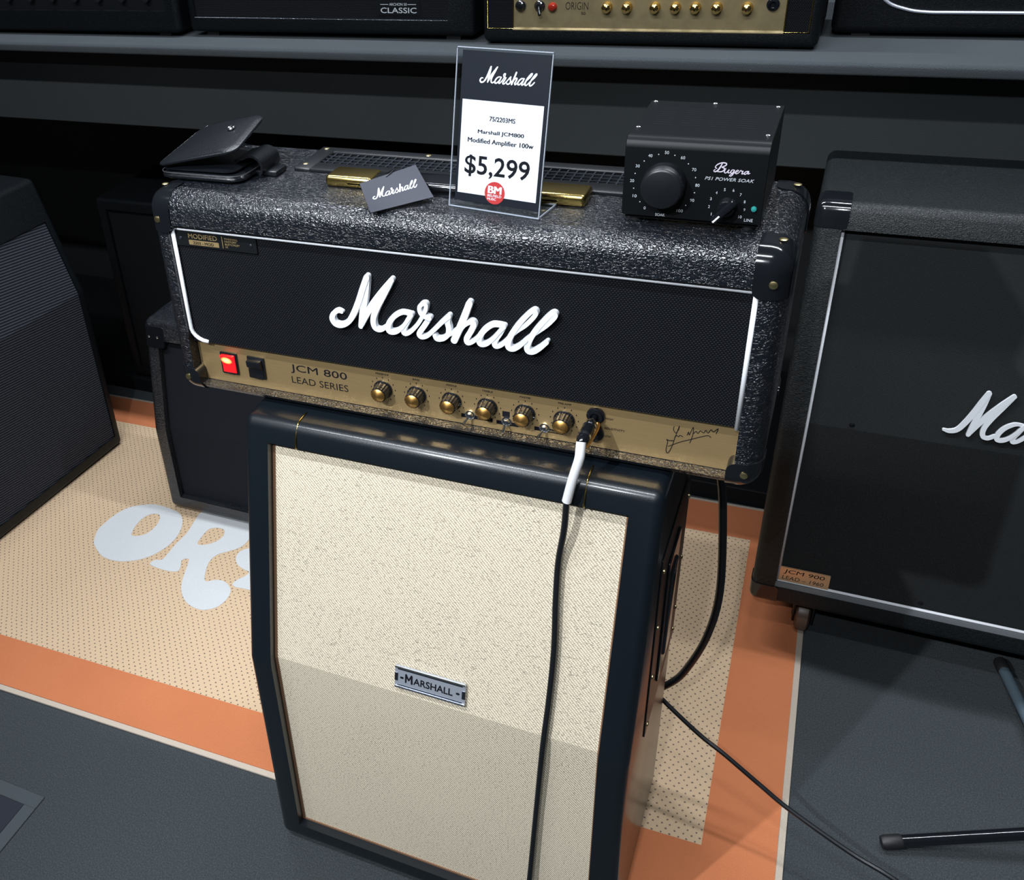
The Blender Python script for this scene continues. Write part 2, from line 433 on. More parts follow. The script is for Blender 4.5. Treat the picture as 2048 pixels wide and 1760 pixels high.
LOGO = [[(-123.6, -15.4, 3.8), (-128.9, -14.4, 5.3), (-135.2, -19.0, 6.5), (-137.3, -26.5, 7.4), (-132.9, -32.7, 7.4), (-124.1, -32.7, 6.8), (-114.6, -25.7, 7.1), (-106.6, -13.3, 7.7), (-98.9, 3.5, 7.7), (-92.3, 20.7, 7.4), (-86.1, 35.5, 7.1)], [(-86.1, 35.5, 7.1), (-89.1, 18.0, 8.0), (-93.6, -2.8, 8.3), (-97.0, -19.1, 7.4), (-99.5, -31.0, 5.9)], [(-99.5, -31.0, 5.9), (-91.5, -15.1, 7.7), (-81.7, 0.4, 8.3), (-67.9, 19.2, 7.7), (-54.7, 35.7, 6.5)], [(-54.7, 35.7, 6.5), (-66.8, 14.8, 8.0), (-76.6, -3.6, 7.7), (-82.0, -18.5, 7.1), (-81.0, -29.5, 6.5), (-74.2, -32.0, 5.6), (-66.8, -27.4, 5.3)], [(-32.8, -6.4, 5.9), (-39.4, -4.6, 4.4), (-47.0, -6.0, 5.6), (-56.6, -13.3, 6.5), (-62.7, -23.6, 6.8), (-62.2, -31.5, 6.8), (-54.8, -31.7, 6.2), (-46.8, -26.0, 5.3), (-39.4, -16.3, 4.7), (-32.7, -6.0, 5.9)], [(-32.7, -6.0, 5.9), (-37.8, -15.2, 6.5), (-43.0, -25.4, 6.5), (-42.6, -31.7, 6.2), (-35.6, -29.1, 5.3), (-25.9, -18.2, 5.0), (-18.6, -6.3, 4.7), (-14.0, 3.6, 4.7), (-13.4, 9.8, 5.0), (-17.0, 10.5, 5.0), (-21.2, 6.4, 5.0), (-21.0, -0.4, 5.0), (-17.0, -4.8, 5.6), (-9.8, -6.8, 6.2)], [(-9.8, -6.8, 6.2), (-17.0, -18.4, 6.5), (-23.5, -28.8, 6.5), (-21.2, -33.2, 5.9), (-13.9, -30.8, 5.3), (-4.5, -21.2, 5.3), (4.8, -10.6, 5.6), (14.1, -1.2, 6.2)], [(14.1, -1.2, 6.2), (12.1, -8.7, 6.5), (13.6, -17.0, 6.5), (12.3, -24.9, 6.2), (6.1, -31.3, 5.9), (-1.3, -32.8, 5.9), (-4.1, -29.0, 5.0)], [(11.5, -26.6, 5.3), (18.2, -21.7, 4.7), (24.9, -15.3, 4.4)], [(39.4, 18.8, 7.7), (30.2, -6.1, 8.3), (19.8, -31.6, 8.3)], [(24.8, -21.5, 4.4), (32.3, -10.3, 5.3), (40.3, -4.6, 6.2), (44.1, -7.1, 6.8), (40.7, -16.0, 6.8), (35.5, -26.0, 6.8), (36.3, -31.8, 6.2), (42.6, -29.2, 5.3), (49.2, -22.3, 4.7)], [(79.6, -4.8, 5.6), (72.6, -3.9, 5.0), (64.9, -5.5, 5.9), (55.7, -13.7, 6.8), (50.3, -23.7, 6.8), (51.6, -30.9, 6.5), (58.3, -30.2, 5.6), (66.2, -22.8, 5.0), (73.3, -13.3, 4.7), (79.6, -4.8, 5.6)], [(79.6, -4.8, 5.6), (74.6, -14.6, 6.5), (69.0, -24.6, 6.5), (69.6, -31.1, 5.9), (76.0, -28.9, 5.3), (84.4, -19.9, 5.0), (94.0, -8.6, 5.0), (104.9, 1.2, 5.3), (114.2, 12.8, 5.3), (116.1, 18.2, 5.3), (112.8, 19.6, 5.0), (104.8, 11.5, 5.6), (94.0, -3.4, 6.5), (85.8, -19.7, 6.8), (85.1, -29.0, 6.8), (89.9, -31.3, 5.9), (96.9, -27.1, 5.3), (105.0, -18.2, 5.0)], [(105.0, -18.2, 5.0), (117.1, -6.6, 5.0), (127.7, 3.1, 5.0), (136.1, 13.8, 5.6), (137.7, 18.3, 5.6), (134.0, 19.0, 5.3), (126.2, 10.2, 5.9), (115.8, -4.6, 6.5), (107.8, -20.8, 6.8), (107.2, -30.0, 6.5), (112.7, -31.6, 6.2), (120.1, -26.4, 5.9), (129.2, -16.7, 5.0)]]
LET_O = [(-1.0493, 0.3959), (-1.0612, 0.4151), (-1.071, 0.4394), (-1.0714, 0.4675), (-1.067, 0.5019), (-1.054, 0.5335), (-1.0321, 0.5537), (-1.0005, 0.5688), (-0.9716, 0.5703), (-0.943, 0.5675), (-0.9184, 0.5615), (-0.8946, 0.541), (-0.8787, 0.5104), (-0.8712, 0.4778), (-0.8727, 0.4466), (-0.8818, 0.4189), (-0.8961, 0.3952), (-0.9168, 0.3768), (-0.9438, 0.3635), (-0.9718, 0.3591), (-1.0011, 0.3636), (-1.0296, 0.3799)]
HOLE_O = [(-0.9817, 0.4527), (-0.9907, 0.4794), (-0.9928, 0.507), (-0.9854, 0.5301), (-0.9686, 0.54), (-0.9545, 0.5325), (-0.9456, 0.5111), (-0.9439, 0.4877), (-0.9491, 0.4661), (-0.9609, 0.4542), (-0.9725, 0.4501)]
LET_R = [(-0.8633, 0.5438), (-0.8564, 0.5025), (-0.8589, 0.4552), (-0.8572, 0.4034), (-0.8731, 0.3942), (-0.876, 0.3785), (-0.8589, 0.3737), (-0.8384, 0.372), (-0.8148, 0.3733), (-0.8004, 0.3802), (-0.8026, 0.3938), (-0.8121, 0.4121), (-0.8083, 0.4208), (-0.7984, 0.4225), (-0.7876, 0.3955), (-0.7763, 0.3642), (-0.7621, 0.3347), (-0.7416, 0.3117), (-0.7188, 0.2968), (-0.6945, 0.291), (-0.6734, 0.2938), (-0.6536, 0.3107), (-0.6465, 0.3362), (-0.6503, 0.3615), (-0.6636, 0.377), (-0.6849, 0.3865), (-0.7038, 0.3832), (-0.7234, 0.3727), (-0.7412, 0.4049), (-0.7492, 0.4345), (-0.745, 0.458), (-0.7271, 0.4773), (-0.7091, 0.4967), (-0.7023, 0.5217), (-0.7093, 0.55), (-0.7295, 0.5822), (-0.7683, 0.601), (-0.8256, 0.6017), (-0.866, 0.5837)]
HOLE_R = [(-0.8109, 0.4778), (-0.8152, 0.5129), (-0.8116, 0.5338), (-0.7952, 0.5435), (-0.7774, 0.5418), (-0.7685, 0.5273), (-0.7692, 0.5059), (-0.7804, 0.4886), (-0.7955, 0.4775)]
LET_A = [(-0.6813, 0.5065), (-0.6992, 0.489), (-0.6993, 0.4668), (-0.6846, 0.4466), (-0.6628, 0.4365), (-0.6448, 0.4323), (-0.6465, 0.4176), (-0.6568, 0.4001), (-0.6596, 0.3853), (-0.6492, 0.3788), (-0.6299, 0.3806), (-0.6088, 0.3815), (-0.5782, 0.3875), (-0.591, 0.4237), (-0.6178, 0.4668), (-0.6523, 0.5092)]
SIGN = [[(279.2, 844.2), (279.0, 839.8), (281.7, 836.1), (284.2, 840.9), (284.8, 846.0), (282.4, 834.8), (281.1, 828.7), (279.6, 819.7), (276.9, 810.3), (274.5, 807.5), (273.1, 812.4), (274.0, 822.9), (272.6, 825.5), (275.6, 824.7), (279.7, 825.5)], [(281.0, 830.1), (283.1, 832.8), (285.0, 831.7), (286.5, 833.9), (289.5, 832.6)], [(293.9, 835.7), (295.2, 840.3), (296.1, 836.2), (298.3, 843.8), (299.7, 846.9), (299.9, 838.4), (298.5, 829.5), (297.6, 826.4)], [(299.9, 838.4), (303.0, 842.6), (304.9, 840.1), (307.4, 844.2), (311.0, 842.1), (312.9, 846.0), (315.4, 843.0), (318.3, 847.9), (320.8, 845.5), (325.3, 850.7), (323.8, 844.0)], [(275.1, 816.5), (287.3, 825.0), (298.4, 830.9), (309.2, 836.8), (315.8, 839.6), (318.8, 838.0)]]

# ------------------------------------------------------------------ the setting
def struct(name, me, mat):
    o = obj(name, me, mat); o['kind'] = 'structure'; return o
struct('floor', box(-3.6, 3.2, -3.0, 1.72, -0.06, 0.0), 'shop_carpet')
struct('wall_back', box(-3.6, 3.2, 1.62, 1.72, 0.0, 3.0), 'black_paint')

def script_logo(scale, depth, first=0, clip=None):
    ms = []
    for k, s in enumerate(LOGO):
        s = [(x * scale / 1000, y * scale / 1000, wd * scale / 1000) for x, y, wd in s]
        if k == 0 and first: s = [(s[5][0] - 0.008 * scale, s[5][1] + 0.004 * scale, 0.0035 * scale), (s[5][0], s[5][1] + 0.003 * scale, 0.006 * scale)] + s[6:]
        ms.append(ribbon(s, depth, 5, 2.3 * k))
    return join(*ms)

def cap_top(r, h, n=12): return lathe([(0.0004, 0), (r, 0), (r, h * 0.5), (r * 0.75, h * 0.85), (0.0004, h)], n)
FRONT = (PI / 2, 0, 0)          # turns a lathed part's axis towards the front (-y)

# floor box lid sunk in the carpet
R = thing('floor_box', 'flush square floor box with dark carpet lid in the grey carpet', 'floor box', (-0.80, -0.32, 0))
A = At(R)
A('frame', join(box(-0.90, -0.692, -0.2335, -0.208, 0.0, 0.003, 0.001, 1), box(-0.717, -0.692, -0.43, -0.2335, 0.0, 0.003, 0.001, 1),
                box(-0.90, -0.717, -0.43, -0.405, 0.0, 0.003, 0.001, 1), box(-0.90, -0.875, -0.405, -0.2335, 0.0, 0.003, 0.001, 1)), 'lid_trim', label='flat grey surround of the lid')
A('lid', box(-0.874, -0.718, -0.404, -0.2345, 0.0, 0.002), 'insert_carpet')

# ------------------------------------------------------------------ display rug
R = thing('display_rug', 'cream rug with dark flecks, orange border and white lettering', 'rug', (-0.70, 0.47, 0), 0.024)
RI = Matrix.Rotation(-0.024, 4, 'Z') @ Matrix.Translation((0.70, -0.47, 0))
HW, HD, HB_, BW = 1.19, 0.505, 0.528, 0.122                          # the rug reaches x = 0.49 at its right edge
obj('binding', box(-HW, HW, -HD, HB_, 0.0, 0.0045, 0.0015, 2), 'rug_binding', R, label='pale bound edge')
def ring(a, b, c, d, e, f, g, h, z0, z1):
    return join(box(a, b, c, g, z0, z1), box(a, b, h, d, z0, z1), box(a, e, g, h, z0, z1), box(f, b, g, h, z0, z1))
EB = 0.011
obj('border', ring(-HW + EB, HW - EB, -HD + EB, HB_ - EB, -HW + BW, HW - BW, -HD + BW, HB_ - BW, 0.004, 0.0060), 'rug_orange', R, label='orange border band')
obj('field', box(-HW + BW, HW - BW, -HD + BW, HB_ - BW, 0.004, 0.0060), 'rug_cream', R)
def letter(outline, hole):
    def sm(P):
        P = [Vector((x, y, 0)) for x, y in P]; n = len(P); o = []
        for i in range(n):
            p0, p1, p2, p3 = P[i - 1], P[i], P[(i + 1) % n], P[(i + 2) % n]
            for j in range(4):
                s = j / 4
                o.append(0.5 * ((2 * p1) + (p2 - p0) * s + (2 * p0 - 5 * p1 + 4 * p2 - p3) * s * s + (3 * p1 - p0 - 3 * p2 + p3) * s ** 3))
        return o
    cu = bpy.data.curves.new('let', 'CURVE'); cu.dimensions = '2D'; cu.fill_mode = 'BOTH'; cu.extrude = 0.0004
    for P in [outline] + ([hole] if hole else []):
        S = sm(P); sp = cu.splines.new('POLY'); sp.points.add(len(S) - 1); sp.use_cyclic_u = True
        for i, p in enumerate(S):
            q = RI @ Vector((p.x, p.y, 0)); sp.points[i].co = (q.x, q.y, 0, 1)
    o = bpy.data.objects.new('let', cu); COL.objects.link(o)
    me = bpy.data.meshes.new_from_object(o.evaluated_get(bpy.context.evaluated_depsgraph_get()))
    bpy.data.objects.remove(o); me.materials.clear()
    return xf(me, T(0, 0, 0.0064))
for nm, a, b in (('letter_o', LET_O, HOLE_O), ('letter_r', LET_R, HOLE_R), ('letter_a', LET_A, None)):
    obj(nm, letter(a, b), 'rug_white', R)

# ------------------------------------------------------------------ display shelf along the back wall
R = thing('display_shelf', 'long carpeted shelf on a deep fascia board along the back wall', 'shelf', (0, 1.25, 0))
A = At(R)
A('shelf_board', prism([(0.900, 1.006), (0.900, 1.019), (0.905, 1.0245), (1.60, 1.0245), (1.60, 1.003), (0.903, 1.003)], -3.2, 2.8, 0.0035, 3), 'shelf_carpet')
A('fascia_board', box(-3.2, 2.8, 0.995, 1.015, 0.8115, 1.0035, 0.002, 1), 'fascia_carpet')
A('cable_hole', xf(lathe([(0.0003, 0), (0.011, 0), (0.0125, 0.001), (0.0125, 0.002), (0.009, 0.0022), (0.0075, 0.0006), (0.0003, 0.0006)], 16), T(0.4917, 0.9952, 0.8325) @ FACE), 'matt_black', label='small dark cable hole in the fascia')
A('shade_slab', box(-3.2, 2.8, 1.030, 1.60, 0.0, 0.045, 0.002, 1), 'matt_black', label='low black slab added as shade under the shelf')  # added black slab, stands in for the shade on the floor under the shelf
for x in (-3.0, -0.55, 2.6): A('upright', box(x, x + 0.04, 1.32, 1.60, 0.045, 1.0035), 'matt_black')

# ------------------------------------------------------------------ speaker cabinets
def slope(z, zb, sd, H): return 0.0 if z <= zb else sd * (z - zb) / (H - zb)
def cabinet(R, W, H, D, zb, sd, ti, tt, tb, rec, bev, shellmat, grillemat, base=0.0):
    prof = [(0, 0), (0, zb), (sd, H), (D, H), (D, 0)] if sd > 0 else [(0, 0), (0, H), (D, H), (D, 0)]
    P = lambda e: prism(prof, -W / 2, W / 2, bev, 4)
    body = P(0); xi = W / 2 - ti; zt = H - tt
    S = lambda z: slope(z, zb, sd, H)
    cut = [(-0.1, tb), (rec, tb), (rec, zb), (S(zt) + rec, zt), (-0.1, zt)] if sd > 0 else [(-0.1, tb), (rec, tb), (rec, zt), (-0.1, zt)]
    body = boolean(body, prism(cut, -xi, xi), 'DIFFERENCE')
    up = T(0, 0, base)
    obj('shell', xf(body, up), shellmat, R)
    g = 0.003
    gp = [(rec - g, tb), (rec - g, zb), (S(zt) + rec - g, zt), (S(zt) + rec + 0.001, zt), (rec + 0.001, zb), (rec + 0.001, tb)] if sd > 0 else \
         [(rec - g, tb), (rec - g, zt), (rec + 0.001, zt), (rec + 0.001, tb)]
    obj('grille_cloth', xf(prism(gp, -xi + 0.0005, xi - 0.0005), up), grillemat, R)
    return prof, xi, zt, S
def corner_guard(prof_big, W, bev, lo, hi):
    return boolean(prism(prof_big, -W / 2, W / 2, bev, 4), box(lo[0], hi[0], lo[1], hi[1], lo[2], hi[2], 0.006, 3), 'INTERSECT')

# --- cream fronted slant cabinet under the head
CX, CY = 0.0123, -0.1166
R = thing('speaker_cabinet', 'navy black slanted speaker cabinet with cream cloth front under the amplifier head', 'speaker cabinet', (CX, CY, 0))
CH, CD, CZ, CS = 0.7715, 0.330, 0.4076, 0.0859
prof, xi, zt, S = cabinet(R, 0.544, CH, CD, CZ, CS, 0.0375, 0.032, 0.036, 0.018, 0.013, 'smooth_vinyl', 'cream_cloth', 0.012)
for sx in (-1, 1):
    obj('foot', box(sx * 0.21 - 0.02, sx * 0.21 + 0.02, 0.03, 0.07, 0.0, 0.014, 0.003, 2), 'rubber', R)
    obj('foot', box(sx * 0.21 - 0.02, sx * 0.21 + 0.02, 0.25, 0.29, 0.0062, 0.014, 0.003, 2), 'rubber', R)
def strip(x0, x1, prof_): return xf(prism(prof_, x0, x1), T(0, 0, 0.012))
rc = 0.018
tw = 0.0035
side = [(rc - 0.0045, 0.036), (rc - 0.0045, CZ), (S(zt) + rc - 0.0045, zt), (S(zt) + rc, zt), (rc, CZ), (rc, 0.036)]
obj('cloth_edging', join(strip(-xi, -xi + tw, side), strip(xi - tw, xi, side),
    strip(-xi + tw, xi - tw, [(rc - 0.0045, 0.036), (rc - 0.0045, 0.036 + tw), (rc, 0.036 + tw), (rc, 0.036)]),
    strip(-xi + tw, xi - tw, [(S(zt) + rc - 0.0045, zt - tw), (S(zt) + rc - 0.0045, zt), (S(zt) + rc, zt), (S(zt) + rc, zt - tw)])), 'brown_trim', R, label='thin brown edging around the cream cloth')
for bx in (-0.192, 0.184):
    z1 = CH + 0.012
    pts = [(bx, S(zt) + 0.010, zt + 0.0115), (bx, S(zt) - 0.0008, zt + 0.0118), (bx, S(CH - 0.018) - 0.0008, z1 - 0.018), (bx, CS + 0.001, z1 - 0.007), (bx, CS + 0.007, z1 - 0.001), (bx, CS + 0.018, z1 + 0.0005), (bx, CS + 0.03, z1 + 0.0005)]
    obj('gold_bead', tube(pts, 0.0011, 8, 4), 'old_gold', R, label='thin gold bead over the top rail')
# badge on the cloth
tilt = math.atan2(CS, CH - CZ)
BM = T(0.0165 - CX, -0.0975 - CY, 0.4497) @ Matrix.Rotation(-tilt, 4, 'X') @ FACE
bw, bh = 0.1005, 0.0350
bp = obj('badge', xf(plate(rrect(bw, bh, 0.0015, 2), 0, 0.0022), BM), 'satin_silver', R, label='silver name badge')
for s in (-1, 1):
    obj('rail', xf(box(-bw / 2, bw / 2, s * 0.0155 - 0.0014, s * 0.0155 + 0.0014, 0.002, 0.0040, 0.0008, 2), BM), 'chrome', bp)
    obj('groove', xf(box(-bw / 2 + 0.004, bw / 2 - 0.004, s * 0.0125 - 0.0009, s * 0.0125 + 0.0009, 0.002, 0.0026), BM), 'dark_silver', bp)
    obj('end_clip', xf(box(s * (bw / 2 - 0.0022) - 0.0024, s * (bw / 2 - 0.0022) + 0.0024, -0.0065, 0.0065, 0.002, 0.0032, 0.0005, 1), BM), 'dark_silver', bp)
    obj('dash', xf(plate([(s * 0.040 + q[0], q[1] - 0.0003) for q in rrect(0.0050, 0.0028, 0.0013, 3)], 0.002, 0.0028), BM), 'print_black', bp)
obj('badge_lettering', xf(join(xf(join(*[ribbon(s_, 0.0003, 1, k_) for k_, s_ in enumerate(([(0.0008, 0.001, 0.0022), (0.0010, 0.0128, 0.0026)], [(0.0012, 0.0125, 0.0024), (0.0050, 0.0050, 0.0020)], [(0.0050, 0.0050, 0.0018), (0.0086, 0.0125, 0.0022)], [(0.0090, 0.0126, 0.0028), (0.0096, 0.001, 0.0026)]))]), T(-0.0350, -0.0068, 0.0023)), xf(text('ARSHALL', 0.0560, 0.0108, 0.016), T(-0.0232, -0.0062, 0.0023))), BM), 'print_black', bp)
# steel side handle plate
hp = obj('side_plate', box(0.2718, 0.2740, 0.112, 0.322, 0.355, 0.668, 0.001, 1), 'satin_black', R, label='black steel handle plate on the side')
obj('handle_bar', join(box(0.2740, 0.2800, 0.185, 0.225, 0.44, 0.59, 0.004, 3), box(0.2740, 0.2770, 0.165, 0.245, 0.41, 0.62, 0.001, 1)), 'gloss_black', hp)
scr = cap_top(0.0034, 0.0026)
for y, z in ((0.125, 0.642), (0.125, 0.548), (0.125, 0.460), (0.125, 0.369), (0.312, 0.620), (0.312, 0.512), (0.312, 0.416), (0.312, 0.372)):
    obj('screw', scr, 'brass_screw', hp, (0.2738, y, z), (0, PI / 2, 0))

# --- tall 4x12 on castors at the right
R = thing('speaker_cabinet', 'wide black slanted speaker cabinet on castors with white piping and copper badge', 'speaker cabinet', (0.763, 0.600, 0))
BZ, BH, BD, BB, BS = 0.108, 0.757, 0.355, 0.392, 0.088
prof, xi, zt, S = cabinet(R, 0.770, BH, BD, BB, BS, 0.0405, 0.040, 0.040, 0.026, 0.014, 'cab_tolex', 'grey_grille', BZ)
pr = 0.0028; py = 0.0195
P_ = lambda x, z: (x, S(z) + py, z + BZ)
a0, a1 = -xi + pr, xi - pr; b0, b1 = 0.040 + pr, zt - pr
obj('white_piping', join(tube([P_(a0, b0), P_(a0, BB), P_(a0, b1)], pr, 8), tube([P_(a1, b0), P_(a1, BB), P_(a1, b1)], pr, 8),
    tube([P_(a0, b0), P_(a1, b0)], pr, 8), tube([P_(a0, b1), P_(a1, b1)], pr, 8)), 'white_piping', R)
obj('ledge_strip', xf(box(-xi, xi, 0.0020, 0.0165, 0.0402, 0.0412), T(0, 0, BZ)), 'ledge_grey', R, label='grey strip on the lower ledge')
LM = T(-0.003, S(0.437) + 0.026 - 0.008, BZ + 0.437 + 0.0085 + 0.0055) @ Matrix.Rotation(-math.atan2(BS, BH - BB), 4, 'X') @ FACE
obj('script_logo', xf(script_logo(1.07, 0.005, 1), LM), 'white_plastic', R, label='white script name')
bdg = obj('badge', onface(plate(rrect(0.086, 0.033, 0.001, 1, 0.043, 0.0165), 0, 0.003), -xi + 0.004, 0.0205, BZ + 0.0435), 'copper_badge', R, label='copper model badge')
obj('badge_lettering', join(onface(text('JCM 900', 0.070, 0.0115, 0.0, 0.12), -xi + 0.011, 0.0176, BZ + 0.0615), onface(text('LEAD \u2013 1960', 0.071, 0.0085, -0.005, 0.12), -xi + 0.010, 0.0176, BZ + 0.0490)), 'print_black', bdg)
for x, z in ((-0.274, 0.400), (-0.105, 0.055)):
    obj('grille_fixing', onface(lathe([(0.0004, 0), (0.0045, 0), (0.0045, 0.001), (0.0025, 0.0022), (0.0004, 0.0022)], 10), x, S(z) + 0.0232, BZ + z), 'matt_black', R)
big = [(p[0] + (-0.0016 if p[0] < BD - 0.01 else 0.0016), p[1] + (0.0016 if p[1] > 0.5 else (-0.0016 if p[1] < 0.1 else 0))) for p in prof]
for lo, hi in (((-0.40, -0.01, -0.01), (-0.337, 0.045, 0.040)), ((-0.40, BS - 0.02, BH - 0.038), (-0.337, BS + 0.048, BH + 0.01)), ((0.337, -0.01, -0.01), (0.40, 0.045, 0.040)), ((0.337, BS - 0.02, BH - 0.038), (0.40, BS + 0.048, BH + 0.01))):
    obj('corner_guard', xf(corner_guard(big, 0.7732, 0.0145, lo, hi), T(0, 0, BZ)), 'gloss_black', R)
for x, y in ((-0.285, 0.068), (0.285, 0.068), (-0.285, 0.29), (0.285, 0.29)):
    c = obj('castor', join(box(x - 0.03, x + 0.03, y - 0.03, y + 0.03, 0.102, 0.110, 0.001, 1), box(x - 0.019, x - 0.015, y - 0.022, y + 0.016, 0.035, 0.104, 0.001, 1), box(x + 0.015, x + 0.019, y - 0.022, y + 0.016, 0.035, 0.104, 0.001, 1),
        tube([(x - 0.02, y, 0.037), (x + 0.02, y, 0.037)], 0.005, 8)), 'satin_black', R)
    obj('wheel', xf(lathe([(0.0004, -0.013), (0.028, -0.013), (0.036, -0.009), (0.037, 0), (0.036, 0.009), (0.028, 0.013), (0.0004, 0.013)], 24), T(x, y, 0.0375 + (0.0062 if x < 0 else 0.0)) @ Matrix.Rotation(PI / 2, 4, 'Y')), 'brown_wheel', c)

# --- cabinet at the left, turned to face the cream one
R = thing('speaker_cabinet', 'black slanted speaker cabinet with ribbed grille at the left edge, facing right', 'speaker cabinet', (-1.2666, 0.3937, 0.0062), math.radians(86.07))
cabinet(R, 0.760, 0.735, 0.36, 0.455, 0.080, 0.022, 0.098, 0.032, 0.007, 0.012, 'dark_tolex', 'ribbed_grille', 0.004)
for sx in (-1, 1):
    for y in (0.04, 0.31): obj('foot', box(sx * 0.33 - 0.02, sx * 0.33 + 0.02, y - 0.02, y + 0.02, 0.0, 0.006, 0.001, 1), 'rubber', R)

# --- low slant cabinet half hidden behind the cream one
R = thing('speaker_cabinet', 'low black slanted speaker cabinet half hidden behind the cream fronted one', 'speaker cabinet', (-0.577, 0.572, 0.0062))
LH, LB, LS, LD = 0.490, 0.225, 0.047, 0.26
prof, xi, zt, S = cabinet(R, 0.740, LH, LD, LB, LS, 0.034, 0.046, 0.034, 0.020, 0.012, 'levant_tolex', 'dark_cloth', 0.008)
big = [(p[0] + (-0.0016 if p[0] < LD - 0.01 else 0.0016), p[1] + (0.0016 if p[1] > 0.4 else (-0.0016 if p[1] < 0.1 else 0))) for p in prof]
for sx in (-1, 1):
    lo, hi = ((-0.40, LS - 0.05, LH - 0.062), (-0.318, LS + 0.012, LH - 0.014)) if sx < 0 else ((0.318, LS - 0.05, LH - 0.062), (0.40, LS + 0.012, LH - 0.014))
    g = obj('corner_guard', xf(corner_guard(big, 0.7432, 0.0125, lo, hi), T(0, 0, 0.008)), 'gloss_black', R)
    for dx in (0.012, 0.034): obj('screw', cap_top(0.0028, 0.002, 8), 'chrome', g, (sx * (0.370 - dx), S(LH - 0.036) - 0.0018, LH - 0.030), FRONT)
    for y in (0.04, 0.21): obj('foot', box(sx * 0.32 - 0.02, sx * 0.32 + 0.02, y - 0.02, y + 0.02, 0.0, 0.010, 0.001, 1), 'rubber', R)

# --- black cabinet in the dark under the shelf
R = thing('speaker_cabinet', 'plain black speaker cabinet standing in the dark under the shelf', 'speaker cabinet', (-1.001, 1.035, 0.0451))
cabinet(R, 0.760, 0.545, 0.28, 0.3, 0.0, 0.030, 0.030, 0.030, 0.012, 0.010, 'dark_tolex', 'matt_black', 0.006)
for sx in (-1, 1):
    for y in (0.04, 0.24): obj('foot', box(sx * 0.33 - 0.02, sx * 0.33 + 0.02, y - 0.02, y + 0.02, 0.0, 0.008, 0.001, 1), 'rubber', R)

# ------------------------------------------------------------------ amplifier head
TZ, HB = 1.0675, 0.7845
R = thing('amplifier_head', 'black textured amplifier head with white script name and gold control panel', 'amplifier', (0, 0.1075, HB))
A = At(R)
shell = box(-0.375, 0.375, 0.0, 0.215, HB, TZ, 0.0235, 7)
shell = boolean(shell, box(-0.3475, 0.3475, -0.02, 0.060, 0.7978, 1.0275), 'DIFFERENCE')
A('shell', shell, 'levant_tolex')
A('grille', box(-0.3455, 0.3455, 0.0100, 0.0165, 0.8605, 1.0262), 'black_grille')
p = 0.0027
A('white_piping', join(tube([(-0.3445, 0.0098, 1.0207), (0.3445, 0.0098, 1.0207)], p, 10),
    tube([(-0.3447, 0.0062, 1.0240), (-0.3447, 0.0066, 0.9)] + [(-0.3447 + 0.022 * (1 - math.cos(q)), 0.0068 + 0.002 * q, 0.880 - 0.0185 * math.sin(q)) for q in (0.0, 0.3, 0.6, 0.9, 1.2, 1.57)], p, 10),
    tube([(0.3447, 0.0062, 1.0240), (0.3447, 0.0070, 0.860)], p, 10)), 'white_piping', label='white piping around the grille')
A('script_logo', onface(script_logo(1.0, 0.006), 0.008, 0.0095, 0.9525), 'white_plastic', label='raised white script name')
# plaque on the grille
pl = A('model_plaque', onface(plate(rrect(0.118, 0.0205, 0.001, 1), 0, 0.0022), -0.2845, 0.0100, 1.0090), 'matt_black', label='black plaque reading modified')
A('plaque_lettering', join(onface(text('MODIFIED', 0.0420, 0.0062, 0.0), -0.3232, 0.0077, 1.0098), onface(plate([(0, 0), (0.0009, 0), (0.0009, 0.0155), (0, 0.0155)], 0, 0.0003), -0.2742, 0.0077, 1.0012),
    *[onface(text(s, wd, 0.0024, 0.0), -0.2702, 0.0077, 1.0128 - 0.0036 * i) for i, (s, wd) in enumerate((('MARSHALL', 0.019), ('FACTORY', 0.017), ('BLETCHLEY', 0.021), ('UK', 0.004)))]), 'print_gold', pl)
gb = A('gold_bar', onface(plate(rrect(0.0440, 0.0062, 0.0003, 1, 0.022, 0.0031), 0, 0.0004), -0.3234, 0.0077, 1.0014), 'print_gold', pl)
A('bar_lettering', onface(text('2203 - MOD', 0.030, 0.0036, 0.0), -0.3170, 0.0072, 1.0027), 'print_black', pl)
for x in (-0.3352, -0.2335): A.at('screw', cap_top(0.0022, 0.001, 10), 'dark_silver', (x, 0.0079, 1.0086), pl, FRONT)
# gold control panel
cp = A('control_panel', box(-0.3470, 0.3470, 0.0200, 0.0225, 0.7985, 0.8640), 'brass_panel', label='brushed gold control panel')
for s_, w_, h_, b_, x_, z_ in (('JCM 800', 0.0815, 0.0135, 0.0, -0.2062, 0.8296), ('LEAD SERIES', 0.0820, 0.0098, -0.006, -0.2065, 0.8148), ('HIGH', 0.0085, 0.0026, 0, 0.2035, 0.8385),
        ('SENSITIVITY', 0.0230, 0.0028, 0, 0.2030, 0.8252), ('LOW', 0.0080, 0.0026, 0, 0.2030, 0.8145), ('POWER', 0.0100, 0.0022, 0, -0.3050, 0.8105), ('STANDBY', 0.0130, 0.0022, 0, -0.2630, 0.8100)):
    A('panel_lettering', onface(text(s_, w_, h_, b_), x_, 0.0200, z_), 'print_black', cp)
sg = []
for s in SIGN: sg.append(ribbon([(x / 1000, z / 1000, 0.0007) for x, z in s], 0.0003, 4))
A('signature', onface(join(*sg), 0, 0.0200, 0), 'print_black', cp)
ks = lathe([(0.0003, 0.0160), (0.0090, 0.0160), (0.0092, 0.0167), (0.0084, 0.0176), (0.0003, 0.0205)], 24)
kx = (-0.0748, -0.0292, 0.0168, 0.0624, 0.1089, 0.1560)
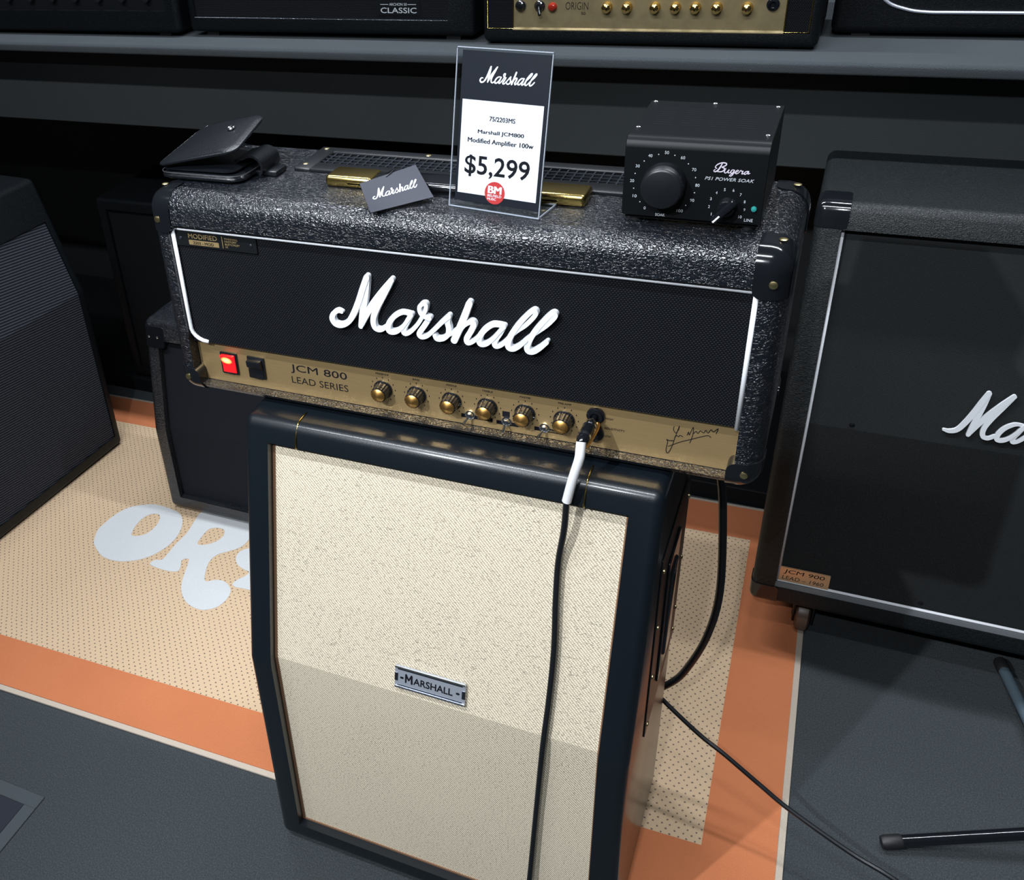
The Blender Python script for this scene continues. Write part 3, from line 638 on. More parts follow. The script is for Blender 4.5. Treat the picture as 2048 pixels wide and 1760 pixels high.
def fluted(n=36):
    V, F = [], []
    prof = [(0.0126, 0.0), (0.0126, 0.0018), (0.0113, 0.0030), (0.0104, 0.0158), (0.0096, 0.0166)]
    for r, z in prof:
        for j in range(n):
            q = 2 * PI * j / n; rr = r * (1 - (0.05 if (j % 2 and z > 0.002) else 0)); V.append((rr * math.cos(q), rr * math.sin(q), z))
    for i in range(len(prof) - 1):
        for j in range(n): F.append([i * n + j, i * n + (j + 1) % n, (i + 1) * n + (j + 1) % n, (i + 1) * n + j])
    F.append(list(range(n))); F.append(list(range((len(prof) - 1) * n, len(prof) * n)))
    return mesh_from(V, F)
kb = fluted(); kbi = len(kb.polygons)
km = join(kb, ks); km.materials.append(MAT['gloss_black']); km.materials.append(MAT['gold'])
for i, q in enumerate(km.polygons): q.material_index = 0 if i < kbi else 1
KZ = 0.8285
for i, x in enumerate(kx):
    A.at('knob', km, None, (x, 0.0199, KZ), cp, FRONT)
names = ('PRESENCE', 'BASS', 'MIDDLE', 'TREBLE', 'MASTER', 'PRE-AMP')
tk = []
for x, nm in zip(kx, names):
    for k in range(11):
        a = math.radians(-145 + 29 * k); rr = 0.0165
        tk.append(onface(plate([(-0.0005, -0.0009), (0.0005, -0.0009), (0.0005, 0.0009), (-0.0005, 0.0009)], 0, 0.0003), x + rr * math.sin(a), 0.0200, KZ + rr * math.cos(a)))
    tk.append(onface(text(nm, 0.0022 * len(nm), 0.0024), x - 0.0011 * len(nm), 0.0200, 0.8490))
A('dial_marks', join(*tk), 'print_black', cp)
# toggles on black label strips
for a_, b_, c_, d_ in ((0.0285, 0.0685, 0.8078, 0.8128), (0.0735, 0.1010, 0.8068, 0.8118), (0.0810, 0.0900, 0.8185, 0.8262), (0.1205, 0.1555, 0.8072, 0.8122)):
    A('switch_label', box(a_, b_, 0.0196, 0.0201, c_, d_), 'print_black', cp)
for s_, w_, x_, z_ in (('BOOST', 0.016, 0.0500, 0.8090), ('LOOP', 0.011, 0.0818, 0.8080), ('BRIGHT', 0.015, 0.1385, 0.8085)):
    A('switch_lettering', onface(text(s_, w_, 0.0022), x_, 0.0196, z_), 'print_gold', cp)
tb = lathe([(0.0003, 0), (0.0062, 0), (0.0062, 0.0016), (0.0048, 0.0020), (0.0040, 0.0055), (0.0026, 0.0065), (0.0003, 0.0065)], 18)
for x, lx, lz in ((0.0402, -0.004, -0.0055), (0.0864, 0.0, -0.0065), (0.1330, -0.004, -0.0055)):
    s = A.at('toggle_switch', tb, 'chrome', (x, 0.0199, 0.8130), cp, FRONT)
    A.at('lever', tube([(0, 0, 0), (lx * 0.6, -0.006, lz * 0.6), (lx, -0.0105, lz)], [0.0011, 0.0014, 0.0019], 8), 'chrome', (x, 0.0145, 0.8130), cp)
# rocker switches
A('switch_frame', box(-0.3128, -0.2868, 0.0172, 0.0205, 0.8128, 0.8455, 0.0012, 2), 'gloss_black', cp)
A.at('red_rocker', prism([(0.0014, -0.0135), (0.0014, 0.0135), (-0.0045, 0.0135), (-0.0005, -0.0005), (0.0, -0.0135)], -0.0102, 0.0102, 0.0006, 2), 'red_neon', (-0.2998, 0.0165, 0.8292), cp, label='lit red power rocker')
A('switch_frame', box(-0.2708, -0.2448, 0.0172, 0.0205, 0.8128, 0.8455, 0.0012, 2), 'satin_black', cp)
A.at('black_rocker', prism([(0.0014, -0.0135), (0.0014, 0.0135), (-0.0070, 0.0130), (-0.0060, 0.0040), (-0.0005, -0.0010), (0.0, -0.0135)], -0.0102, 0.0102, 0.0006, 2), 'satin_black', (-0.2578, 0.0165, 0.8292), cp)
jk = lathe([(0.0045, 0.0), (0.0105, 0.0), (0.0105, 0.003), (0.0085, 0.0042), (0.0085, 0.0065), (0.0055, 0.0072), (0.0045, 0.0040)], 22)
for z in (0.8425, 0.8180): A.at('input_jack', jk, 'gloss_black', (0.1925, 0.0199, z), cp, FRONT)
cp.location.y -= 0.0025
# corner guards
bigb = lambda: box(-0.3766, 0.3766, -0.0016, 0.2166, HB - 0.0016, TZ + 0.0016, 0.0250, 7)
for sx in (-1, 1):
    for lo_y, hi_y, ys in ((-0.02, 0.046, 0.030), (0.169, 0.24, 0.185)):
        for up in (1, 0):
            xs = sorted((sx * 0.400, sx * 0.340)); zs = (TZ - 0.050, TZ + 0.02) if up else (HB - 0.02, HB + 0.037)
            g = A('corner_guard', boolean(bigb(), box(xs[0], xs[1], lo_y, hi_y, zs[0], zs[1], 0.010, 4), 'INTERSECT'), 'gloss_black')
            if up:
                A.at('screw', cap_top(0.0042, 0.0013), 'brass_screw', (sx * 0.3605, ys, TZ + 0.0015), g)
                A.at('screw', cap_top(0.0042, 0.0013), 'brass_screw', (sx * 0.3590, -0.0010 if ys < 0.1 else 0.2160, TZ - 0.0330), g, FRONT if ys < 0.1 else (-PI / 2, 0, 0))
            elif ys < 0.1:
                A.at('screw', cap_top(0.0042, 0.0013), 'brass_screw', (sx * 0.3590, -0.0010, HB + 0.0235), g, FRONT)
# vent on the top
vt = A('vent_frame', join(box(-0.222, -0.199, 0.113, 0.197, TZ - 0.001, TZ + 0.0045, 0.0018, 2), box(0.199, 0.222, 0.113, 0.197, TZ - 0.001, TZ + 0.0045, 0.0018, 2),
    box(-0.2005, 0.2005, 0.113, 0.139, TZ - 0.001, TZ + 0.0045, 0.0018, 2), box(-0.2005, 0.2005, 0.179, 0.197, TZ - 0.001, TZ + 0.0045, 0.0018, 2)), 'satin_black', label='black vent frame on top')
A('vent_shade_plate', box(-0.2, 0.2, 0.138, 0.180, TZ - 0.001, TZ + 0.0004), 'matt_black', vt)  # the top is not cut: black plate stands in for the dark opening
A('vent_mesh', join(*[box(-0.199, 0.199, y - 0.0010, y + 0.0010, TZ + 0.0014, TZ + 0.0030) for y in (0.148, 0.158, 0.168)],
    *[box(-0.1935 + 0.0105 * i - 0.0009, -0.1935 + 0.0105 * i + 0.0009, 0.138, 0.180, TZ + 0.0012, TZ + 0.0026) for i in range(38)]), 'dark_silver', vt)
for x in (-0.213, -0.070, 0.070, 0.213):
    for y in ((0.129, 0.189) if abs(x) > 0.2 else (0.189,)): A.at('screw', cap_top(0.0036, 0.0012), 'brass_screw', (x, y, TZ + 0.0042), vt)
# strap handle with gilt ends
hd = A('handle_strap', join(*[prism([(0.070, z0), (0.070, z0 + 0.004), (0.073, z0 + 0.0075), (0.105, z0 + 0.0075), (0.108, z0 + 0.004), (0.108, z0)], x0, x1, 0.0012, 2)
    for x0, x1, z0 in ((-0.128, -0.085, TZ + 0.0035), (-0.086, 0.086, TZ + 0.006), (0.085, 0.128, TZ + 0.0035))]), 'gloss_black', label='black strap handle')
for sx in (-1, 1):
    xs = sorted((sx * 0.157, sx * 0.096))
    A('handle_end', box(xs[0], xs[1], 0.070, 0.108, TZ - 0.0005, TZ + 0.0135, 0.005, 4), 'old_gold', hd, label='gilt handle end cap')
for sx in (-1, 1):
    for y in (0.03, 0.18): A('foot', box(sx * 0.22 - 0.015, sx * 0.22 + 0.015, y, y + 0.02, HB - 0.0008, HB + 0.004), 'rubber')

# ------------------------------------------------------------------ price sign in a clear stand
yaw = math.atan2(-0.1552, 0.9879)
R = thing('price_sign', 'black and white price card in a clear acrylic stand', 'price sign', (0.0119, 0.0452, TZ + 0.0006), yaw)
LN = Matrix.Rotation(-math.atan2(0.1713, 0.9849), 4, 'X') @ FACE      # leaning sheet: x right, y up the sheet, z towards the front
SW, SH = 0.1083, 0.165
st = obj('clear_stand', join(xf(box(0, SW, 0, SH, 0.0008, 0.0022), LN), xf(box(0, SW, 0.004, SH, -0.0026, -0.0012), LN), xf(box(0, SW, SH, SH + 0.0014, -0.0026, 0.0022), LN), box(0, SW, 0.0005, 0.042, 0.0, 0.0018)), 'acrylic', R)
obj('bright_edge', join(xf(box(-0.0003, 0.0005, 0, SH, 0.0006, 0.0024), LN), xf(box(SW - 0.0005, SW + 0.0003, 0, SH, 0.0006, 0.0024), LN), xf(box(0, SW, SH + 0.0009, SH + 0.0017, -0.0012, 0.0020), LN), box(0.0, SW, -0.0018, -0.0008, 0.0, 0.0012), box(SW - 0.0004, SW + 0.0004, 0.0, 0.042, 0.0, 0.0019), box(0, SW, 0.0415, 0.0425, 0, 0.0019)), 'acrylic_edge', st, label='polished edges of the clear stand')
cd = obj('card', xf(box(0.0055, SW - 0.002, 0.0075, SH - 0.0015, -0.0008, 0.0), LN), 'card_black', R, label='black backing card')
obj('paper', xf(box(0.0085, 0.1025, 0.0160, 0.1145, 0.0, 0.0002), LN), 'paper_white', cd, label='white price slip')
obj('card_logo', xf(xf(script_logo(0.0635 / 0.274, 0.0002), T(0.0597, 0.1405, 0.00005)), LN), 'print_white', cd)
prt = [xf(fat('75/2203MS', 0.0300, 0.0047, 0.00022), T(0.0418, 0.0945, 0.0002)), xf(fat('Marshall JCM800', 0.0540, 0.0050, 0.00028), T(0.0290, 0.0798, 0.0002)), xf(fat('Modified Amplifier 100w', 0.0770, 0.0063, 0.00030), T(0.0176, 0.0695, 0.0002)), xf(text('$5,299', 0.0770, 0.0232, 0.012), T(0.0157, 0.0345, 0.0002))]
obj('slip_lettering', xf(join(*prt), LN), 'print_black', cd)
sk = obj('sticker', xf(plate([(0.0540 + 0.0120 * math.cos(2 * PI * i / 32), 0.0202 + 0.0120 * math.sin(2 * PI * i / 32)) for i in range(32)], 0.0002, 0.0005), LN), 'sticker_red', cd, label='round red shop sticker')
obj('sticker_lettering', xf(join(xf(fat('BM', 0.0165, 0.0078, 0.0011), T(0.0458, 0.0196, 0.00045)), xf(text('BELFIELD', 0.0165, 0.0026), T(0.0458, 0.0158, 0.00045)), xf(text('MUSIC', 0.0105, 0.0026), T(0.0458, 0.0122, 0.00045))), LN), 'print_white', sk)

# ------------------------------------------------------------------ swing tag tied to the handle
q = [Vector(v) for v in ((-0.065, 0.0, 0.0010), (-0.0092, 0.0492, 0.006), (-0.0455, 0.088, 0.0275), (-0.0900, 0.0290, 0.0225))]
ex = (q[1] - q[0]); ey = (q[3] - q[0]); nz = ex.cross(ey).normalized()
R = thing('swing_tag', 'grey card swing tag with white script leaning on the handle', 'tag', (-0.065, 0.0, TZ))
W_ = lambda u, v, h=0.0: q[0] + ex * u + ey * v + (q[2] - q[1] - ey) * (u * v) + nz * h
def onTag(me, h0=0.0):
    for vtx in me.vertices: vtx.co = W_(vtx.co.x, vtx.co.y, vtx.co.z + h0) - Vector((-0.065, 0.0, 0.0)) + Vector((0, 0, 0.0004))
    return me
gp = [[(i / 8, j / 5) for i in range(9)] for j in range(6)]
V, F = [], []
for h in (0.0, 0.0006):
    for rw in gp:
        for u, v in rw: V.append((u, v, h))
for j in range(5):
    for i in range(8):
        a = j * 9 + i; F += [[a, a + 1, a + 10, a + 9], [54 + a, 54 + a + 1, 54 + a + 10, 54 + a + 9]]
bd = [i for i in range(9)] + [9 * j + 8 for j in range(1, 6)] + [45 + i for i in range(7, -1, -1)] + [9 * j for j in range(4, 0, -1)]
for i in range(len(bd)): a, b = bd[i], bd[(i + 1) % len(bd)]; F.append([a, b, b + 54, a + 54])
cdm = onTag(mesh_from(V, F))
tg = obj('card', cdm, 'tag_grey', R)
lg = script_logo(1.0, 0.0)
for vtx in lg.vertices: vtx.co = (0.50 + vtx.co.x / 0.274 * 0.76, 0.52 + (vtx.co.y) / 0.274 * 0.76 * 1.5, 0.0003 if vtx.co.z == 0 else 0.0003)
obj('tag_logo', onTag(lg, 0.0005), 'print_white', tg)
obj('string', tube([tuple(W_(0.45, 0.93, 0.001) - Vector((-0.065, 0, 0))), (0.0015, 0.070, 0.0285), (-0.012, 0.078, 0.020), (-0.030, 0.088, 0.0145)], 0.0006, 6, 4), 'black_cable', R)

# ------------------------------------------------------------------ power attenuator
R = thing('power_attenuator', 'small black power attenuator box with large dial on the amplifier head', 'attenuator', (0.2695, 0.104, TZ))
A = At(R)
x0, x1, y0, y1, z0, z1 = 0.2020, 0.3370, 0.0400, 0.1690, TZ + 0.0095, TZ + 0.0900
cz = prism([(y0, z0), (y0, z1 - 0.010), (y0 + 0.0022, z1 - 0.0040), (y0 + 0.0070, z1 - 0.0008), (y0 + 0.012, z1), (y1, z1), (y1, z0)], x0, x1, 0.0006, 1)
A('case', shade(cz, 25), 'case_black')
A('base_tray', box(x0 + 0.003, x1 - 0.003, y0 + 0.006, y1 - 0.004, TZ + 0.005, z0 + 0.002), 'matt_black')
for x in (x0 + 0.012, x1 - 0.012):
    for y in (y0 + 0.015, y1 - 0.015): A.at('foot', lathe([(0.0003, 0), (0.006, 0), (0.007, 0.0055), (0.0003, 0.0055)], 14), 'rubber', (x, y, TZ))
DC = (0.2425, 1.1122)
A.at('soak_dial', lathe([(0.0003, 0), (0.0218, 0), (0.0215, 0.003), (0.0205, 0.0150), (0.0196, 0.0168), (0.0178, 0.0176), (0.0003, 0.0180)], 40), 'satin_black', (DC[0], y0, DC[1]), None, FRONT, label='large round black dial')
tx = []
for k, v in enumerate(('0', '10', '20', '30', '40', '50', '60', '70', '80', '90', '100')):
    a = math.radians(-147 + 29.4 * k); r_ = 0.0318; wd = 0.0020 * len(v)
    tx.append(onface(text(v, wd, 0.0030), DC[0] + r_ * math.sin(a) - wd / 2, y0, DC[1] + r_ * math.cos(a) - 0.0015))
    if k < 10:
        a = math.radians(-147 + 29.4 * (k + 0.5)); tx.append(onface(plate([(0.0006 * math.cos(j), 0.0006 * math.sin(j)) for j in (0, 1.05, 2.1, 3.14, 4.2, 5.25)], 0, 0.0003), DC[0] + 0.0305 * math.sin(a), y0, DC[1] + 0.0305 * math.cos(a)))
SC2 = (0.3040, 1.0945)
for k in range(10):
    a = math.radians(-125 + 28 * k); v = str(k + 1); wd = 0.0006 if k == 0 else 0.0016 * len(v)
    tx.append(onface(text(v, wd, 0.0028), SC2[0] + 0.0168 * math.sin(a) - wd / 2, y0, SC2[1] + 0.0168 * math.cos(a) - 0.0014))
tx += [onface(text('SOAK', 0.0095, 0.0028), 0.2362, y0, 1.0782), onface(text('LINE', 0.0080, 0.0030), 0.3215, y0, 1.0800), onface(text('PS1 POWER SOAK', 0.0455, 0.0032, 0.0, 0.25), 0.2805, y0, 1.1195)]
A('front_lettering', join(*tx), 'print_grey')
BUG = [[(1292, 745, 11), (1272, 790, 16), (1250, 822, 14), (1222, 838, 11), (1205, 826, 9), (1220, 812, 8)],
       [(1235, 800, 9), (1218, 785, 10), (1240, 755, 11), (1290, 736, 12), (1338, 744, 13), (1332, 768, 12), (1292, 786, 9), (1318, 796, 12), (1322, 818, 13), (1290, 838, 11), (1250, 836, 8)],
       [(1338, 800, 9), (1326, 838, 11), (1345, 852, 9), (1378, 812, 8), (1366, 846, 11), (1390, 850, 8), (1404, 836, 7)],
       [(1436, 820, 8), (1410, 818, 9), (1396, 845, 11), (1414, 855, 9), (1438, 820, 9), (1424, 868, 10), (1402, 888, 9), (1388, 878, 8), (1440, 852, 7)],
       [(1440, 852, 7), (1482, 830, 8), (1470, 820, 8), (1450, 842, 11), (1462, 862, 9), (1490, 848, 7)],
       [(1490, 848, 7), (1508, 822, 9), (1518, 834, 8), (1534, 832, 9), (1522, 862, 11), (1545, 856, 7)],
       [(1594, 834, 8), (1566, 836, 9), (1548, 860, 11), (1566, 866, 9), (1598, 832, 9), (1588, 862, 11), (1612, 856, 7)]]
A('brand_lettering', onface(join(*[ribbon([((x - 1205) * 0.0000816, -(y - 835 - 0.065 * (x - 1205)) * 0.0000870, w_ * 0.000085) for x, y, w_ in s], 0.0003, 4, k) for k, s in enumerate(BUG)]), 0.2880, y0, 1.1282), 'print_pink')
ck = A.at('line_knob', lathe([(0.0003, 0), (0.0085, 0), (0.0080, 0.009), (0.0070, 0.010), (0.0003, 0.010)], 22), 'gloss_black', (SC2[0], y0, SC2[1]), None, FRONT)
ptr = obj('pointer', box(-0.0036, 0.0036, -0.0165, 0.0130, 0.0080, 0.0155, 0.0022, 3), 'gloss_black', ck, (0, 0, 0), (0, 0, math.radians(-40)))
obj('pointer_mark', box(-0.0008, 0.0008, -0.0158, -0.0070, 0.0153, 0.0158), 'print_white', ck, (0, 0, 0), (0, 0, math.radians(-40)))
A.at('indicator_lamp', lathe([(0.0003, 0), (0.0028, 0), (0.0024, 0.002), (0.0003, 0.0028)], 14), 'teal_lens', (0.3292, y0 - 0.0001, 1.0935), None, FRONT, label='teal indicator lamp')
for x, y in ((0.2073, 0.0723), (0.2070, 0.1640), (0.2685, 0.1650), (0.3310, 0.1620), (0.3310, 0.0660)): A.at('screw', cap_top(0.0026, 0.0016, 10), 'chrome', (x, y, z1 - 0.0001))
A('cooling_slots', join(*[box(xx, xx + 0.018, 0.085 + 0.007 * k, 0.0865 + 0.007 * k, z1 - 0.0002, z1 + 0.0002) for k in range(9) for xx in (0.219, 0.246, 0.273, 0.300)]), 'matt_black')

# ------------------------------------------------------------------ wallet
R = thing('leather_wallet', 'black leather wallet half open with a press stud on the amplifier head', 'wallet', (-0.320, 0.095, TZ))
A = At(R)
def leaf(c, thick, bulge, n=10, m=44, r=0.16):
    """rounded leaf spanned by four corners, domed, with thickness"""
    c = [Vector(v) for v in c]; O = rrect(2, 2, r * 2, 6)
    def pt(u, v):
        s, q_ = (u + 1) / 2, (v + 1) / 2
        p_ = c[0] * (1 - s) * (1 - q_) + c[1] * s * (1 - q_) + c[2] * s * q_ + c[3] * (1 - s) * q_
        return p_ + Vector((0, 0, bulge * (1 - u * u) * (1 - v * v * 0.4)))
    V, F = [], []; k = len(O)
    for side in (0, 1):
        V.append(pt(0, 0) + Vector((0, 0, -thick * side)))
        for i in range(1, n + 1):
            f = i / n
            rd = 0.35 * thick * (1 if i == n else 0) * (1 if side == 0 else -1)
            for a, b in O: V.append(pt(a * f, b * f) + Vector((0, 0, -thick * side - rd)))
    B = 1 + n * k
    for s0 in (0, B):
        for j in range(k): F.append([s0, s0 + 1 + j, s0 + 1 + (j + 1) % k])
        for i in range(n - 1):
            for j in range(k):
                a = s0 + 1 + i * k; F.append([a + j, a + (j + 1) % k, a + k + (j + 1) % k, a + k + j])
    a = 1 + (n - 1) * k
    for j in range(k): F.append([a + j, a + (j + 1) % k, B + a + (j + 1) % k, B + a + j])
    return shade(mesh_from(V, F), 60), [pt(x, y) for x, y in O]
z = TZ
m1, o1 = leaf([(-0.381, 0.045, z + 0.010), (-0.262, 0.047, z + 0.010), (-0.258, 0.148, z + 0.010), (-0.377, 0.146, z + 0.010)], 0.0098, 0.002)
A('back_cover', m1, 'black_leather')
A('stitching', tube([p_ + Vector((0, 0, 0.0002)) for p_ in o1] + [o1[0] + Vector((0, 0, 0.0002))], 0.0007, 6), 'stitch_grey')
m2, o2 = leaf([(-0.379, 0.049, z + 0.0150), (-0.272, 0.050, z + 0.0165), (-0.270, 0.140, z + 0.0165), (-0.374, 0.142, z + 0.0150)], 0.0050, 0.003)
A('card_pocket', m2, 'black_leather')
m3, o3 = leaf([(-0.382, 0.044, z + 0.0190), (-0.262, 0.046, z + 0.0440), (-0.266, 0.136, z + 0.0640), (-0.369, 0.142, z + 0.0400)], 0.0042, 0.004)
fl_ = A('front_cover', m3, 'black_leather', label='raised leather cover')
A('cover_piping', tube([p_ + Vector((0, 0, -0.0022)) for p_ in o3] + [o3[0] + Vector((0, 0, -0.0022))], 0.0013, 6), 'gloss_black', fl_)
A.at('press_stud', lathe([(0.0003, 0), (0.0050, 0), (0.0054, 0.0014), (0.0044, 0.0024), (0.0030, 0.0014), (0.0003, 0.0014)], 18), 'chrome', (-0.2985, 0.102, z + 0.0528), fl_, (math.radians(12), math.radians(-14), 0))
def strap(y0_, y1_, pts, th):
    V, F = [], []; n = len(pts)
    P2 = [Vector((a, 0, b)) for a, b in pts]
    nn = []
    for i in range(n):
        tg_ = (P2[min(i + 1, n - 1)] - P2[max(i - 1, 0)]).normalized(); nn.append(Vector((tg_.z, 0, -tg_.x)))
    for y_ in (y0_, y1_):
        for i in range(n): V.append(P2[i] + Vector((0, y_, 0)))
        for i in range(n): V.append(P2[i] + nn[i] * th + Vector((0, y_, 0)))
    k = 2 * n
    for i in range(n - 1):
        F += [[i, i + 1, n + i + 1, n + i], [k + i, k + i + 1, k + n + i + 1, k + n + i], [i, i + 1, k + i + 1, k + i], [n + i, n + i + 1, k + n + i + 1, k + n + i]]
    F += [[0, n, k + n, k], [n - 1, 2 * n - 1, k + 2 * n - 1, k + n - 1]]
    return shade(mesh_from(V, F), 40)
A('closing_tab', strap(0.078, 0.122, [(-0.285, z + 0.0215)] + [(-0.262 + 0.0165 * math.sin(q_), z + 0.0135 + 0.0150 * math.cos(q_)) for q_ in (-0.7, -0.35, 0, 0.4, 0.8, 1.2, 1.6, 2.0, 2.4)], 0.0030), 'black_leather')
A('tab_end', box(-0.262, -0.232, 0.086, 0.114, z + 0.0006, z + 0.0070, 0.002, 2), 'black_leather')

# ------------------------------------------------------------------ cables
R = thing('instrument_cable', 'black instrument cable with white sleeve plugged into the gold panel', 'cable', (0.17, -0.14, 0.0))
A = At(R)
pg = A('jack_plug', tube([(0.1925, 0.018, 0.8430), (0.1922, 0.004, 0.8428), (0.1918, -0.002, 0.8424), (0.1910, -0.0135, 0.8418), (0.1898, -0.0290, 0.8400), (0.1893, -0.0330, 0.8390), (0.1891, -0.0370, 0.8370)], [0.0036, 0.0036, 0.0068, 0.0072, 0.0074, 0.0068, 0.0052], 16), 'gloss_black')
for p0_, p1_ in (((0.1915, -0.0070, 0.8421), (0.1913, -0.0098, 0.8420)), ((0.1901, -0.0250, 0.8404), (0.1897, -0.0285, 0.8400))): A('plug_ring', tube([p0_, p1_], 0.0078, 16), 'chrome', pg)
A('plug_clip', tube([(0.1975, 0.0020, 0.8415), (0.1990, -0.0030, 0.8390), (0.1975, -0.0200, 0.8365), (0.1948, -0.0350, 0.8335)], 0.0026, 8, 4), 'gold', pg)
sl_ = [(0.1891, -0.036, 0.8390), (0.1897, -0.041, 0.8300), (0.1894, -0.0440, 0.8198), (0.1838, -0.0470, 0.7930), (0.1785, -0.0480, 0.7625)]
A('white_sleeve', tube(sl_, 0.0056, 14, 5), 'sleeve_white', label='white heat shrink sleeve')
cd_ = [(0.1792, -0.0480, 0.7660), (0.1783, -0.0482, 0.7600), (0.1772, -0.0503, 0.7216), (0.1724, -0.0520, 0.6730), (0.1736, -0.0630, 0.6210), (0.1773, -0.0780, 0.5533), (0.1773, -0.0949, 0.4817), (0.1747, -0.1096, 0.4024), (0.1682, -0.1100, 0.2651), (0.1616, -0.1130, 0.1111), (0.160, -0.124, 0.05), (0.157, -0.150, 0.010), (0.150, -0.190, 0.0045), (0.13, -0.30, 0.0045), (0.05, -0.45, 0.0045), (-0.1, -0.55, 0.0045)]
A('cord', tube(cd_, 0.0040, 12, 6), 'black_cable')

R = thing('speaker_lead', 'thick black lead hanging behind the cabinets in a curve', 'cable', (0.30, 0.235, 0.0))
A = At(R)
A('cord', tube([(0.235, 0.222, 0.80), (0.290, 0.236, 0.72), (0.3180, 0.240, 0.6400), (0.3300, 0.240, 0.5700), (0.3417, 0.240, 0.4279), (0.3337, 0.240, 0.3333), (0.3115, 0.240, 0.2545), (0.2882, 0.238, 0.2115), (0.24, 0.232, 0.17), (0.19, 0.222, 0.16)], 0.0058, 12, 6), 'black_cable')
A('plug', tube([(0.2350, 0.232, 0.1690), (0.19, 0.2245, 0.1605), (0.16, 0.2195, 0.157)], 0.0085, 12), 'satin_black')

R = thing('mains_lead', 'thin black lead running down from the cabinet across rug and carpet', 'cable', (0.45, 0.16, 0.0))
A = At(R)
A('cord', tube([(0.20, 0.226, 0.25), (0.25, 0.220, 0.222), (0.2924, 0.2065, 0.1961), (0.3469, 0.1918, 0.1650), (0.3879, 0.1808, 0.1487), (0.4445, 0.1655, 0.1219), (0.4917, 0.1527, 0.1011), (0.5803, 0.1288, 0.0767), (0.6421, 0.1121, 0.0684), (0.74, 0.085, 0.04), (0.86, 0.06, 0.010), (1.0, 0.05, 0.0038), (1.3, 0.10, 0.0038)], 0.0036, 12, 6), 'black_cable')
A('plug', tube([(0.2080, 0.2255, 0.2460), (0.18, 0.2275, 0.257), (0.15, 0.2295, 0.268)], 0.0075, 12), 'satin_black')

# ------------------------------------------------------------------ folding stand, only its feet are in view
R = thing('folding_stand', 'folding stand with black tubular legs at the lower right edge', 'stand', (0.895, 0.309, 0.0))
A = At(R)
hub = (0.895, 0.309, 0.055)
def leg(tip, mat, lab=None):
    tip = Vector(tip); hb_ = Vector(hub); d_ = (hb_ - tip).normalized()
    l_ = A('leg', tube([tip + d_ * 0.022, hb_], 0.0095, 14), mat, label=lab)
    A('rubber_tip', tube([tip, tip + d_ * 0.004, tip + d_ * 0.028, tip + d_ * 0.030], [0.0095, 0.0112, 0.0112, 0.0100], 14), 'rubber', l_)
leg((0.632, 0.2150, 0.0115), 'gloss_black')
leg((0.818, 0.690, 0.0115), 'grey_tube', 'grey tubular leg')
leg((1.20, 0.16, 0.0115), 'gloss_black')
A('hub', xf(lathe([(0.0003, 0), (0.022, 0), (0.024, 0.01), (0.024, 0.06), (0.016, 0.07), (0.0003, 0.07)], 18), T(hub[0], hub[1], hub[2] - 0.02)), 'satin_black')
A('mast', tube([(hub[0], hub[1], hub[2]), (hub[0], hub[1], 0.62)], 0.012, 14), 'satin_black')
A('rest', tube([(hub[0], hub[1], 0.27), (hub[0] + 0.08, hub[1] - 0.03, 0.27), (hub[0] + 0.16, hub[1] - 0.05, 0.30)], 0.008, 12, 4), 'satin_black')

# ------------------------------------------------------------------ amplifiers on the shelf
SZ = 1.0246
R = thing('shelf_amplifier', 'black amplifier head with cream gold panel and round knobs on the shelf', 'amplifier', (0.037, 1.08, SZ))
A = At(R)
hx0, hx1, fy, tz_ = -0.266, 0.332, 0.967, SZ + 0.245
sh_ = boolean(box(hx0, hx1, fy, fy + 0.215, SZ + 0.004, tz_, 0.012, 4), box(-0.2590, 0.3165, fy - 0.03, fy + 0.03, 1.0525, tz_ - 0.03), 'DIFFERENCE')
A('shell', sh_, 'dark_tolex')
pn = A('control_panel', box(-0.2062, 0.2745, fy + 0.006, fy + 0.010, 1.0525, 1.125), 'dull_brass', label='dull gold control panel')
A('grille', box(-0.2585, 0.3160, fy + 0.008, fy + 0.020, 1.1250, tz_ - 0.031), 'black_grille')
A('panel_lip', prism([(fy + 0.001, 1.0526), (fy + 0.001, 1.0540), (fy + 0.007, 1.0575), (fy + 0.007, 1.0526)], -0.2062, 0.2745), 'dull_brass', pn)
for a_, b_ in ((-0.2588, -0.2064), (0.2747, 0.3163)):
    c_ = A('side_cheek', box(a_, b_, fy + 0.008, fy + 0.016, 1.0530, tz_ - 0.031), 'black_grille')
    A('gold_piping', tube([(a_ + (0.0012 if a_ < 0 else 0), fy + 0.006, 1.20), (a_ + (0.0012 if a_ < 0 else 0.0), fy + 0.006, 1.0545), (b_ - (0 if a_ < 0 else 0.0012), fy + 0.006, 1.0545), (b_ - (0 if a_ < 0 else 0.0012), fy + 0.006, 1.20)], 0.0013, 8), 'old_gold', c_)
ok = lathe([(0.0003, 0), (0.0100, 0), (0.0088, 0.003), (0.0082, 0.012), (0.0070, 0.0135), (0.0003, 0.0150)], 20)
for x in (-0.0298, 0.0061, 0.0555, 0.0909, 0.1250, 0.1610, 0.2111): A.at('knob', ok, 'polished_gold', (x, fy + 0.006, 1.0935), pn, FRONT)
tg2 = lathe([(0.0003, 0), (0.0100, 0), (0.0100, 0.003), (0.0080, 0.005), (0.0050, 0.010), (0.0003, 0.011)], 18)
for x in (-0.1918, -0.1552): A.at('toggle_switch', tg2, 'gloss_black', (x, fy + 0.006, 1.0955), pn, FRONT)
A('lever', tube([(-0.1552, fy - 0.004, 1.0950), (-0.1500, fy - 0.014, 1.0830)], [0.0022, 0.0030], 8), 'gloss_black', pn)
